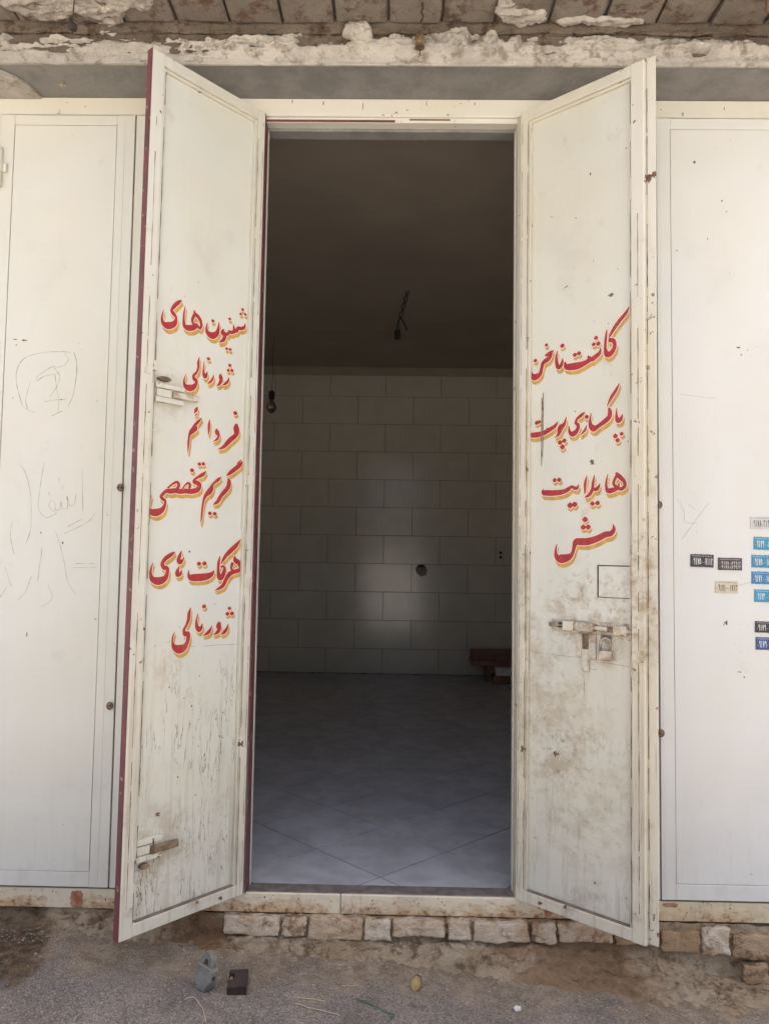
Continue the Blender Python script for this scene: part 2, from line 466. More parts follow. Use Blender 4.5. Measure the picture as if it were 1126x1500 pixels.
# floor tiles laid diagonally, each one a piece
def clip(poly, ax, lim, keep_less):
    out = []
    for i in range(len(poly)):
        p, q = poly[i], poly[(i+1) % len(poly)]
        ip = (p[ax] <= lim) if keep_less else (p[ax] >= lim)
        iq = (q[ax] <= lim) if keep_less else (q[ax] >= lim)
        if ip:
            out.append(p)
        if ip != iq:
            tt = (lim - p[ax])/(q[ax]-p[ax])
            out.append((p[0] + (q[0]-p[0])*tt, p[1] + (q[1]-p[1])*tt))
    return out
TS = 0.42
full_tile = None
r2 = sqrt(0.5)
for i in range(-12, 24):
    for j in range(-12, 24):
        a0, b0 = 0.085 + TS*i, 0.154 + TS*j            # a=(x+y)/sqrt2, b=(y-x)/sqrt2
        g = 0.0034
        cs = [(a0+g, b0+g), (a0+TS-g, b0+g), (a0+TS-g, b0+TS-g), (a0+g, b0+TS-g)]
        P = [((a-b)*r2, (a+b)*r2) for a, b in cs]
        Q = P
        for ax, lim, less in ((0, RX0+0.003, False), (0, RX1-0.003, True), (1, 0.078, False), (1, RY1-0.003, True)):
            Q = clip(Q, ax, lim, less) if Q else Q
        if len(Q) < 3:
            continue
        area = abs(sum(Q[k][0]*Q[(k+1) % len(Q)][1] - Q[(k+1) % len(Q)][0]*Q[k][1] for k in range(len(Q))))/2
        if area < 0.002:
            continue
        cx, cy = (a0+TS/2-b0-TS/2)*r2, (a0+b0+TS)*r2
        dz = random.uniform(-0.0007, 0.0007)
        if area > 0.99*(TS-2*g)**2:
            if full_tile is None:
                bm = bmesh.new()
                prism(bm, [(p[0]-cx, p[1]-cy) for p in P], -0.008, 0.0, axis='z')
                o = fin('floor_tile', bm, mat_ftile, floor)
                full_tile = o.data
            else:
                o = link('floor_tile', full_tile, floor)
            o.location = (cx, cy, RZ0 + dz)
        else:
            bm = bmesh.new()
            prism(bm, [(p[0]-cx, p[1]-cy) for p in Q], -0.008, 0.0, axis='z')
            o = fin('floor_tile', bm, mat_ftile, floor)
            o.location = (cx, cy, RZ0 + dz)

# wall tiles, running bond
tile_cache = {}
for r in range(0, 11):
    z0 = 0.192 if r == 0 else 0.475 + 0.3265*(r-1)
    z1 = 0.475 + 0.3265*r if r < 10 else 3.665
    off = -0.15 if r % 2 == 0 else 0.178
    for k in range(-5, 5):
        x0, x1 = off + 0.65*k, off + 0.65*(k+1)
        x0, x1 = max(x0, RX0+0.002), min(x1, RX1-0.002)
        if x1 - x0 < 0.02:
            continue
        w, h = x1-x0-0.004, z1-z0-0.004
        key = (round(w, 3), round(h, 3))
        if key not in tile_cache:
            bm = bmesh.new()
            box(bm, -w/2, w/2, 0, 0.012, -h/2, h/2, bev=0.0012)
            o = fin('wall_tile', bm, mat_wtile, wall_back)
            tile_cache[key] = o.data
        else:
            o = link('wall_tile', tile_cache[key], wall_back)
        o.location = ((x0+x1)/2, RY1 - 0.002 + random.uniform(-0.0008, 0.0008), (z0+z1)/2)
        o.rotation_euler = (random.uniform(-0.0025, 0.0025), 0, random.uniform(-0.0025, 0.0025))

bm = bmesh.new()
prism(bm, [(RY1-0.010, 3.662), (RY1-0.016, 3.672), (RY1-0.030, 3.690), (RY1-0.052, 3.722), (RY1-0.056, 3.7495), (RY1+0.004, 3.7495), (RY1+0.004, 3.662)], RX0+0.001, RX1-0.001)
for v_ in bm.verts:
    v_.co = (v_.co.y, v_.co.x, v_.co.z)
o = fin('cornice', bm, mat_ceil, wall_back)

# overhang of hollow blocks above the doors
over = struct('balcony_overhang', mat_soffit, -4.2, 4.2, -0.70, -0.215, 3.602, 3.7995)
blk = []
for v in range(4):
    bm = bmesh.new()
    xs = lin(-0.0965, 0.0965, 9)
    ys = lin(-0.1165, 0.1165, 11)
    def fb(x, y, v=v):
        e = min(0.0965-abs(x), 0.1165-abs(y))
        return (x + 0.003*fbm(y, v, 0, 14, 3), y, -0.030 + 0.0035*fbm(x, y, v*3.1, 18, 4) + 0.010*sstep(0.008, 0.0, e))
    rows = grid(bm, xs, ys, fb)
    ring = [rows[0][i] for i in range(9)] + [rows[j][8] for j in range(1, 11)] + [rows[10][i] for i in range(7, -1, -1)] + [rows[j][0] for j in range(9, 0, -1)]
    top = [bm.verts.new((p.co.x, p.co.y, 0.006)) for p in ring]
    for i in range(len(ring)):
        bm.faces.new((ring[i], ring[(i+1) % len(ring)], top[(i+1) % len(ring)], top[i]))
    bm.faces.new(top)
    bmesh.ops.recalc_face_normals(bm, faces=bm.faces)
    me = bpy.data.meshes.new('hollow_block')
    bm.to_mesh(me)
    bm.free()
    me.materials.append(mat_block)
    blk.append(me)
for i in range(-20, 21):
    for j in range(2):
        o = link('hollow_block', random.choice(blk), over)
        o.location = (0.045 + 0.2055*i + random.uniform(-0.002, 0.002), -0.350 - 0.240*j, 3.600 + random.uniform(-0.004, 0.004))
        o.rotation_euler = (0, random.uniform(-0.02, 0.02), random.uniform(-0.012, 0.012))

# rusty beam along the front of the lintel
beam = empty('steel_beam', (0, -0.216, 3.52))
tag(beam, 'rust brown steel beam half buried in plaster above the doors', 'beam')
def beamf(u, w):
    return (u, w, 0)
def flange_fn(u, s):
    # bottom face of the flange running up its front lip, eaten by rust and smeared with mortar
    n1, n2 = fbm(u, s, 0.4, 6, 5), fbm(u, s, 7.4, 24, 5)
    y = -0.022*min(1.0, s/0.6) - (0.006*n1 + 0.004*n2 if s > 0.35 else 0)
    z = 0.018 + (0.052*(s-0.6)/0.4 if s > 0.6 else 0) + 0.005*n1 + 0.004*n2
    return (u, y, z)
bm = bmesh.new()
grid(bm, lin(-2.6, 2.6, 420), lin(0, 1, 16), flange_fn)
fin('flange', bm, mat_beam, beam, True)
bm = bmesh.new()
grid(bm, lin(-2.6, 2.6, 300), lin(-0.06, 0.024, 10), lambda u, w: (u, -0.009 - 0.004*fbm(u, 1, w, 14, 4), w))
fin('web', bm, mat_beam, beam, True)

# lumpy gypsum smeared along the lintel edge
LUMPS = [(0.205, 3.500, 0.062, 0.040, 0.060), (0.335, 3.498, 0.060, 0.036, 0.055), (0.425, 3.500, 0.035, 0.028, 0.040), (-0.17, 3.540, 0.055, 0.04, 0.045),
         (-0.14, 3.487, 0.11, 0.030, 0.030), (0.10, 3.47, 0.08, 0.02, 0.02), (1.20, 3.49, 0.10, 0.02, 0.02), (0.75, 3.515, 0.16, 0.016, 0.022), (1.02, 3.500, 0.10, 0.02, 0.018)]
def plaster_T(x, z):
    edge = 3.522 + 0.016*fbm(x, 1.7, 0, 3.1, 4) + 0.012*fbm(x, 4.7, 0, 11, 5)
    m = sstep(edge + 0.006, edge - 0.004, z)
    hole = sstep(0.34, 0.40, fbm(x*0.55, 9.1, z*2.2, 8, 5) + 0.30*(z-3.48)/0.04)
    m *= (1 - hole)
    lay = fbm(x*0.30, 2.2, z*2.6, 9, 5)              # trowelled flakes: stepped ledges
    step = math.floor(lay*5)/5 + sstep(0.6, 1.0, lay*5 - math.floor(lay*5))/5
    low = sstep(3.478, 3.452, z)                      # smoother lower half
    T = m*(0.014 + (1 - 0.75*low)*(0.026*step + 0.012*fbm(x, 6.2, z, 24, 6) - 0.006*abs(fbm(x*0.6, 1.1, z*1.5, 18, 5)) + 0.012) + 0.006*fbm(x*0.5, 3.3, z, 5, 3))
    for (lx, lz, rx, rz, am) in LUMPS:
        d = ((x-lx)/rx)**2 + ((z-lz)/rz)**2 + 0.7*fbm(x, lx, z, 20, 5)
        if d < 1.2:
            s = sqrt(max(0.0, 1 - d/1.2))
            T = max(T, am*s*(1 + 0.45*fbm(x, 0.5, z, 30, 5) - 0.35*abs(fbm(x, 2.5, z, 55, 4))))
    lip = sstep(3.430, 3.422, z)
    T = max(T, lip*(0.015 + 0.005*fbm(x, 8, 0, 12, 4)))
    return T if T > 0.002 else -0.004
bm = bmesh.new()
grid(bm, lin(-2.4, 2.4, 960), lin(3.4135, 3.580, 64), lambda x, z: (x, -0.2155 - plaster_T(x, z) - (0.018*sstep(3.522, 3.536, z) if plaster_T(x, z) > 0 else 0), z + 0.002*fbm(x, 3, z, 15, 3)))
# close the bottom back onto the soffit so that it has thickness
bm.verts.ensure_lookup_table()
bot = [bm.verts[i] for i in range(960)]
bk = [bm.verts.new((p.co.x, -0.207, 3.4225)) for p in bot]
for i in range(959):
    bm.faces.new((bot[i], bk[i], bk[i+1], bot[i+1]))
o = fin('plaster_edge', bm, mat_plaster, None, True)
tag(o, 'lumpy white gypsum smeared along the edge over the doors', 'plaster')

SMEARS = [([(-1.37, -0.335, 0.13, 0.07), (-1.16, -0.34, 0.15, 0.095), (-1.04, -0.37, 0.11, 0.06)], 'streaky white gypsum patch on the overhang at the far left'),
          ([(0.39, -0.34, 0.06, 0.055), (0.46, -0.29, 0.08, 0.040)], 'small white gypsum patch on the blocks right of the pipe stub'),
          ([(0.76, -0.265, 0.17, 0.024)], 'long thin gypsum streak on the beam above the right leaf')]
for patch, lab in SMEARS:
    bm = bmesh.new()
    rows = {}
    x0 = min(p[0]-p[2] for p in patch) - 0.08
    x1 = max(p[0]+p[2] for p in patch) + 0.08
    xs, ys = lin(x0, x1, int((x1-x0)/0.006)), lin(-0.47, -0.222, 50)
    def smear_T(x, y):
        T = 0
        for (lx, ly, rx, ry) in patch:
            d = ((x-lx)/rx)**2 + ((y-ly)/ry)**2 + 1.0*fbm(x, y, patch[0][0], 10, 5)
            T = max(T, sstep(1.0, 0.72, d)*(0.0065 + 0.009*abs(fbm(x*0.5 + y*2.5, y*2, 2, 12, 5)) + 0.006*fbm(x, y, 4, 30, 4)))
        return T
    Z = [[smear_T(x, y) for x in xs] for y in ys]
    for j in range(len(ys)-1):
        for i in range(len(xs)-1):
            if max(Z[j][i], Z[j][i+1], Z[j+1][i+1], Z[j+1][i]) <= 0.0005:
                continue
            q = []
            for (jj, ii) in ((j, i), (j, i+1), (j+1, i+1), (j+1, i)):
                if (jj, ii) not in rows:
                    zz = 3.569 if ys[jj] < -0.236 else 3.5375
                    rows[jj, ii] = bm.verts.new((xs[ii], ys[jj], zz + 0.006 - Z[jj][ii]*1.3))
                q.append(rows[jj, ii])
            bm.faces.new(q)
    # keep the one large island
    bm.verts.ensure_lookup_table()
    seen, best = set(), []
    for v in bm.verts:
        if v in seen:
            continue
        isl, stack = [], [v]
        seen.add(v)
        while stack:
            w = stack.pop()
            isl.append(w)
            for ed in w.link_edges:
                k = ed.other_vert(w)
                if k not in seen:
                    seen.add(k)
                    stack.append(k)
        if len(isl) > len(best):
            best = isl
    keep = set(best)
    bmesh.ops.delete(bm, geom=[v for v in bm.verts if v not in keep], context='VERTS')
    o = fin('plaster_smear', bm, mat_plaster, None, True)
    tag(o, lab, 'plaster')

# rounded plaster patch at the left end of the soffit
bm = bmesh.new()
pts = [(-2.3, -0.205), (-1.66, -0.205), (-1.60, -0.19), (-1.555, -0.15), (-1.53, -0.10), (-1.515, -0.05), (-1.512, -0.003), (-2.3, -0.003)]
prism(bm, pts, 3.4205, 3.4095, axis='z')
bmesh.ops.bevel(bm, geom=[e for e in bm.edges], offset=0.003, segments=2, affect='EDGES')
o = fin('plaster_patch', bm, mat_plaster, None)
tag(o, 'smooth round-edged plaster patch under the soffit at the left end', 'plaster')

# ================================================================== FOOTING
foot = empty('brick_footing', (0, 0, 0))
tag(foot, 'crumbling tan brick and mortar footing under the white door sill', 'footing')
def pl(x, pts):
    for (a, fa), (b, fb_) in zip(pts, pts[1:]):
        if x <= b:
            t = sstep(a, b, x)
            return fa + (fb_-fa)*t
    return pts[-1][1]
def foot_fn(x, s):
    zt = pl(x, [(-9, 0.100), (-0.95, 0.095), (-0.68, 0.040), (0.6, 0.022), (0.95, -0.005), (1.3, -0.075), (9, -0.08)])
    d = pl(x, [(-9, 0.050), (-1.1, 0.085), (-0.6, 0.120), (0.1, 0.095), (0.6, 0.18), (1.0, 0.25), (9, 0.25)])
    back = 0.003 if x < -0.75 else -0.012
    zg = gz(x, -d) - 0.014
    if s < 0.3:
        k = s/0.3
        y, z = back, 0.1135 + (zt - 0.1135)*k
    else:
        k = (s-0.3)/0.7
        y = back - 0.024*sstep(0, 0.10, k) - (d - 0.024)*k**1.25
        z = zt + (zg - zt)*(0.62*k**0.75 + 0.38*k*k)
    e = min(1.0, max(0.0, (1-s)*6))
    n1 = fbm(x, y*1.5, z*1.5, 8, 5)
    n2 = fbm(x, y*1.5, z*1.5 + 3, 34, 5)
    n3 = fbm(x + 5, y*1.5, z*1.5, 14, 5)
    amp = 0.5 if s < 0.3 else 1.0
    return (x + 0.004*n2, y - e*amp*(0.020*n1 + 0.011*n2), z + e*amp*(0.016*n3 + 0.009*n2) - (1-e)*0.01)
bm = bmesh.new()
grid(bm, lin(-2.4, 2.4, 640), lin(0, 1, 60), foot_fn)
fin('mortar', bm, mat_mortar, foot, True)
bm = bmesh.new()
box(bm, -4.2, 4.2, 0.02, 0.075, -0.4, 0.113)
fin('core', bm, mat_mortar, foot)

BRICKS = [(-0.649, -0.427, 0.038, 0.112, 0), (-0.422, -0.328, 0.038, 0.111, 0), (-0.322, -0.112, 0.027, 0.112, 0), (-0.105, -0.003, 0.032, 0.111, 1), (0.004, 0.209, 0.044, 0.110, 0),
          (0.217, 0.311, 0.038, 0.112, 0), (0.322, 0.534, 0.036, 0.111, 1), (0.541, 0.634, 0.033, 0.112, 1), (0.642, 0.856, 0.038, 0.110, 0), (0.864, 1.030, 0.028, 0.100, 2),
          (1.037, 1.184, 0.012, 0.092, 2), (1.192, 1.302, 0.004, 0.104, 1), (1.310, 1.520, -0.004, 0.086, 2), (1.337, 1.440, -0.086, -0.016, 2), (1.452, 1.62, -0.090, -0.014, 2)]
for k, (x0, x1, z0, z1, mi) in enumerate(BRICKS):
    bm = bmesh.new()
    cx, cz = (x0+x1)/2, (z0+z1)/2
    hx, hz, hy = (x1-x0)/2 - 0.002, (z1-z0)/2 - 0.002, 0.03
    bmesh.ops.create_cube(bm, size=2.0)
    bmesh.ops.subdivide_edges(bm, edges=bm.edges, cuts=13, use_grid_fill=True)
    for v in bm.verts:
        p = v.co.copy()
        # squarish rounded block
        q = Vector((p.x*hx, p.y*hy, p.z*hz))
        rad = 0.007
        inner = Vector((max(-hx+rad, min(hx-rad, q.x)), max(-hy+rad, min(hy-rad, q.y)), max(-hz+rad, min(hz-rad, q.z))))
        dlt = q - inner
        if dlt.length > 1e-6:
            q = inner + dlt.normalized()*rad
        n = fbm(q.x + k*3.1, q.y, q.z, 14, 5)*0.0105 + fbm(q.x + k*1.7, q.y, q.z, 55, 4)*0.0048
        v.co = q + (q.normalized())*n
    setb = -0.016 if k not in (13, 14) else -0.040
    o = fin('brick', bm, (mat_brick, mat_brick_w, mat_brick_o)[mi], foot, True)
    o.location = (cx, setb + 0.012 + random.uniform(-0.004, 0.003), cz)
    o.rotation_euler = (random.uniform(-0.04, 0.04), random.uniform(-0.02, 0.02), random.uniform(-0.03, 0.03))

# ================================================================== STEEL FRAME OF THE SHOP FRONT
fr = empty('door_frame', (0, 0, 0))
tag(fr, 'white painted steel frame with lintel, sill and posts round the doors', 'door frame')
ZL0, ZL1, ZS0, ZS1 = 3.345, 3.420, 0.115, 0.190
bm = bmesh.new()
box(bm, -1.745, 1.680, -0.002, 0.055, ZL0, ZL1, bev=0.003)
fin('lintel_rail', bm, mat_frame, fr)
bm = bmesh.new()
box(bm, -1.745, -0.2, -0.004, 0.060, ZS0, ZS1, bev=0.003)
fin('sill_rail', bm, mat_sill, fr)
bm = bmesh.new()
box(bm, -0.198, 1.680, -0.006, 0.060, ZS0 + 0.001, ZS1 + 0.0005, bev=0.003)
fin('sill_rail', bm, mat_sill, fr)
for (x0, x1) in ((-1.745, -1.682), (-0.622, -0.5715), (0.4835, 0.533), (1.617, 1.680)):
    bm = bmesh.new()
    box(bm, x0, x1, 0.0, 0.052, ZS1 + 0.001, ZL0 - 0.001, bev=0.002)
    fin('post', bm, mat_frame, fr)
# reveals of the open doorway: red primer on the left, worn paint on the right
boxo('reveal', mat_red, fr, -0.5710, -0.5685, -0.026, 0.060, ZS1+0.004, ZL0-0.002)
boxo('reveal_edge', mat_frame, fr, -0.5684, -0.5655, 0.056, 0.075, ZS1+0.004, ZL0-0.030)
boxo('reveal', mat_sill, fr, 0.4795, 0.4830, -0.004, 0.050, ZS1+0.004, ZL0-0.002)
boxo('reveal_edge', mat_frame, fr, 0.4755, 0.4790, 0.046, 0.075, ZS1+0.004, ZL0-0.030)
boxo('head_strip', mat_frame, fr, -0.5675, 0.4790, 0.010, 0.054, ZL0-0.022, ZL0-0.001)
boxo('head_strip', mat_red, fr, -0.5675, -0.03, 0.0068, 0.0096, ZL0-0.020, ZL0-0.011)
boxo('head_strip', mat_red, fr, 0.03, 0.20, 0.0072, 0.0096, ZL0-0.011, ZL0-0.006)
boxo('head_strip', mat_soffit, fr, -0.5675, 0.4790, 0.056, 0.118, ZL0-0.034, ZL0-0.006)
boxo('threshold_plate', mat_thresh, fr, -0.568, 0.480, 0.004, 0.0755, ZS1+0.001, ZS1+0.0045)
for (cx, w, y, sd) in ((-1.236, 0.026, -0.0058, 3), (0.607, 0.016, -0.0078, 8), (1.08, 0.030, -0.0078, 5)):
    r = random.Random(sd)
    bm = bmesh.new()
    n = 22
    pts = []
    for i in range(n):
        th = 2*pi*i/n
        sup = (abs(cos(th))**4 + abs(sin(th))**4)**(-0.25)
        k = r.uniform(0.78, 1.06)
        pts.append((cx + cos(th)*w*sup*k, (ZS0+ZS1)/2 + sin(th)*0.033*sup*r.uniform(0.85, 1.0)*(1 if sd != 5 else 0.25) + (0.026 if sd == 5 else 0)))
    prism(bm, pts, y, y + 0.002)
    fin('rust_patch', bm, mat_orust, fr)
# inner lintel cheek so that no light slips past the steel head
boxo('head_filler', mat_soffit, fr, -1.745, 1.680, 0.0555, 0.118, ZL0-0.0055, 3.4208)

# ================================================================== DOORS
def wob(u, z, a=0.0018):
    return a*noise.noise(Vector((u*2.3, z*1.5, 0.7)))*1.6

def catmull(P, n=6):
    out = []
    for i in range(len(P)-1):
        p0, p1, p2, p3 = P[max(i-1, 0)], P[i], P[i+1], P[min(i+2, len(P)-1)]
        for k in range(n):
            t = k/n
            out.append(tuple(0.5*((2*b) + (-a+c)*t + (2*a-5*b+4*c-d)*t*t + (-a+3*b-3*c+d)*t**3) for a, b, c, d in zip(p0, p1, p2, p3)))
    out.append(P[-1])
    return out

def ribbon(bm, S, put, o0, o1):
    """flat brush stroke: S = (u, z, width) samples, put(u, z, lift) -> point; lift runs o0..o1 so that crossings never share a plane"""
    L, R = [], []
    n = len(S)
    for i, (u, z, w) in enumerate(S):
        a, b = S[max(i-1, 0)], S[min(i+1, n-1)]
        du, dz = b[0]-a[0], b[1]-a[1]
        l = math.hypot(du, dz) or 1e-9
        nu, nz = -dz/l, du/l
        o = o0 + (o1-o0)*i/max(1, n-1)
        w = max(w, 0.0004)
        L.append(bm.verts.new(put(u + nu*w/2, z + nz*w/2, o)))
        R.append(bm.verts.new(put(u - nu*w/2, z - nz*w/2, o)))
    for i in range(n-1):
        try:
            bm.faces.new((L[i], L[i+1], R[i+1], R[i]))
        except ValueError:
            pass

def letter_layer(bm, data, put, base, grow, du, dz, copies=1, rnd=None):
    strokes, dots = data
    k = 0
    for c in range(copies):
        f = (c+1)/copies
        for st in strokes:
            P = [(st[i]/1000 + du*f, st[i+1]/1000 + dz*f, st[i+2]/1000*1.14) for i in range(0, len(st), 3)]
            S = [(u, z, max(w, 0.0006) + grow) for (u, z, w) in catmull(P)]
            if grow:          # round off the ends of the outline
                for e, idx in ((0, 1), (-1, -2)):
                    u, z, w = S[e]
                    u2, z2, _ = S[idx]
                    l = math.hypot(u-u2, z-z2) or 1e-9
                    q = (u + (u-u2)/l*grow*0.5, z + (z-z2)/l*grow*0.5, grow*0.5)
                    S = [q] + S if e == 0 else S + [q]
            ribbon(bm, S, put, base + k*0.000012, base + k*0.000012 + 0.000010)
            k += 1
        for i in range(0, len(dots), 4):
            u, z, w, h = dots[i]/1000 + du*f*0.75, dots[i+1]/1000 + dz*f*0.75, dots[i+2]/1000*0.74 + grow*0.6, dots[i+3]/1000*0.74 + grow*0.6
            o = base + k*0.000012
            r = random.Random(i*7 + 1)
            pts = []
            for a in range(12):
                th = 2*pi*a/12 + 0.1
                sup = (abs(cos(th))**1.35 + abs(sin(th))**1.35)**(-1/1.35)
                pts.append((u + cos(th)*w*sup*(1 + r.uniform(-0.05, 0.05)), z + sin(th)*h*sup*(1 + r.uniform(-0.05, 0.05))))
            bm.faces.new([bm.verts.new(put(a, b, o)) for a, b in pts])
            k += 1

def sheet(bm, u0, u1, z0, z1, put, nu=14, nz=70, back=None):
    """slightly buckled steel sheet with its rims turned back"""
    us, zs = lin(u0, u1, nu), lin(z0, z1, nz)
    rows = grid(bm, us, zs, lambda u, z: put(u, z, 0.0))
    ring = [rows[0][i] for i in range(nu)] + [rows[j][nu-1] for j in range(1, nz)] + [rows[nz-1][i] for i in range(nu-2, -1, -1)] + [rows[j][0] for j in range(nz-2, 0, -1)]
    pos = [(us[i], z0) for i in range(nu)] + [(u1, zs[j]) for j in range(1, nz)] + [(us[i], z1) for i in range(nu-2, -1, -1)] + [(u0, zs[j]) for j in range(nz-2, 0, -1)]
    bk = [bm.verts.new(put(a, b, -0.003)) for a, b in pos]
    ring = [bm.verts.new(put(a, b, 0.0)) for a, b in pos]
    for i in range(len(ring)):
        bm.faces.new((ring[i], ring[(i+1) % len(ring)], bk[(i+1) % len(ring)], bk[i]))
    bm.faces.new(bk)

PANEL_N = -0.024
def open_leaf(name, label, hx, ang, tilt, shift, W, side, mpanel, mstile):
    s = 1.0 if side == 'L' else -1.0
    d = Vector((cos(radians(ang)), sin(radians(ang)), 0))
    root = empty(name, (hx + d.x*shift, -0.03 + d.y*shift, 0.195), radians(ang))
    root.rotation_euler = (0, radians(tilt), radians(ang))
    tag(root, label, 'door', 'steel door leaves')
    H = 3.149
    def B(nm, mat, u0, u1, n0, n1, z0, z1, bev=0.0, parent=root):
        bm = bmesh.new()
        box(bm, u0, u1, s*n0, s*n1, z0, z1, bev=bev)
        return fin(nm, bm, mat, parent)
    def put(u, z, lift):
        return (u, s*(PANEL_N + wob(u, z) + lift), z)
    bm = bmesh.new()
    sheet(bm, 0.012, W-0.012, 0.012, H-0.012, put, 22, 110)
    panel = fin('panel', bm, mpanel, root, True)
    hs, fs, rt = 0.034, 0.050, 0.044
    B('stile', mstile, 0.0, hs, -0.030, 0.0, 0.0, H, 0.0025)
    B('stile', mstile, W-fs, W, -0.030, 0.0, 0.0, H, 0.0025)
    B('rail', mstile, hs+0.0004, W-fs-0.0004, -0.0295, -0.0008, 0.0008, rt, 0.0025)
    B('rail', mstile, hs+0.0004, W-fs-0.0004, -0.0295, -0.0008, H-rt, H-0.0008, 0.0025)
    # thin inner angle all round
    B('bead', mstile, hs+0.0003, hs+0.010, -0.0285, -0.010, rt+0.0005, H-rt-0.0005, 0.0012)
    if side == 'L':
        for (z0, z1) in ((rt+0.100, 0.176), (0.252, 1.27), (1.285, 1.925), (1.972, H-rt-0.001)):
            B('bead', mstile, W-fs-0.012, W-fs-0.0003, -0.0285, -0.008, z0, z1, 0.0012)
    else:
        B('bead', mstile, W-fs-0.011, W-fs-0.0003, -0.0285, -0.010, rt+0.0005, H-rt-0.0005, 0.0012)
    B('bead', mstile, hs+0.0105, W-fs-0.0125, -0.0285, -0.012, H-rt-0.010, H-rt-0.0003, 0.0012)
    B('ledge', mat_ledge, hs+0.011, W-fs-0.013, -0.0225, -0.0030, rt+0.0006, rt+0.0022)
    if side == 'L':
        B('edge_strip', mat_red, W+0.0004, W+0.0035, -0.0310, -0.0012, 0.0, H)
        B('edge_strip', mat_red, -0.0035, -0.0004, -0.030, -0.002, 0.002, H-0.002)
    else:
        B('edge_strip', mstile, W+0.0004, W+0.034, -0.0300, -0.0240, 0.003, H+0.012, 0.0012)
    return root, put, B, s

ANG_L, ANG_R = -130.35, -41.61
leafL, putL, BL, sL = open_leaf('open_door_leaf', 'left open white steel door leaf with six painted red lines and dark red edge', -0.5706, ANG_L, -0.25, 0.0069, 0.5267, 'L', mat_leaf_l, mat_stile_l)
leafR, putR, BR, sR = open_leaf('open_door_leaf', 'right open white steel door leaf with four painted red lines and sliding bolt', 0.4825, ANG_R, 0.20, -0.0055, 0.5225, 'R', mat_leaf_r, mat_stile_r)

def crack_shade_line(root, u, n, z0, z1, s, w, seed):
    """dark broken line along a joint: painted gap shading plus dirty paint cracks"""
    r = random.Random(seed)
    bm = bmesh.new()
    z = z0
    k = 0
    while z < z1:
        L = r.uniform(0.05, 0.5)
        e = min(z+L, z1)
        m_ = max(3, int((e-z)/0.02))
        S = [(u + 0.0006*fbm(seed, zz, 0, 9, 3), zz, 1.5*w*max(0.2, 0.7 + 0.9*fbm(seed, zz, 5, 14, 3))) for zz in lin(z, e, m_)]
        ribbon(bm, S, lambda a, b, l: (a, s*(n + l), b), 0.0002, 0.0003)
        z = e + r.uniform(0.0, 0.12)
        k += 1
    tag(fin('crack_shade', bm, mat_scratch_shade, root, recalc=False), kind='stuff')
crack_shade_line(leafL, 0.4660, -0.0078, 0.26, 3.09, 1.0, 0.0026, 1)
crack_shade_line(leafL, 0.0350, 0.0002, 0.05, 3.09, 1.0, 0.0026, 2)
crack_shade_line(leafL, 0.0100, 0.0002, 0.05, 3.1, 1.0, 0.0016, 3)
crack_shade_line(leafL, 0.5030, 0.0002, 0.10, 2.9, 1.0, 0.0020, 4)
crack_shade_line(leafR, 0.0350, 0.0002, 0.05, 3.09, -1.0, 0.0024, 5)
crack_shade_line(leafR, 0.4715, 0.0002, 0.05, 3.09, -1.0, 0.0022, 6)
crack_shade_line(leafR, 0.4990, 0.0002, 0.10, 2.6, -1.0, 0.0022, 7)
crack_shade_line(leafR, 0.5235, -0.0238, 0.05, 3.1, -1.0, 0.0034, 8)
crack_shade_line(leafR, 0.0090, 0.0002, 0.05, 3.1, -1.0, 0.0016, 9)

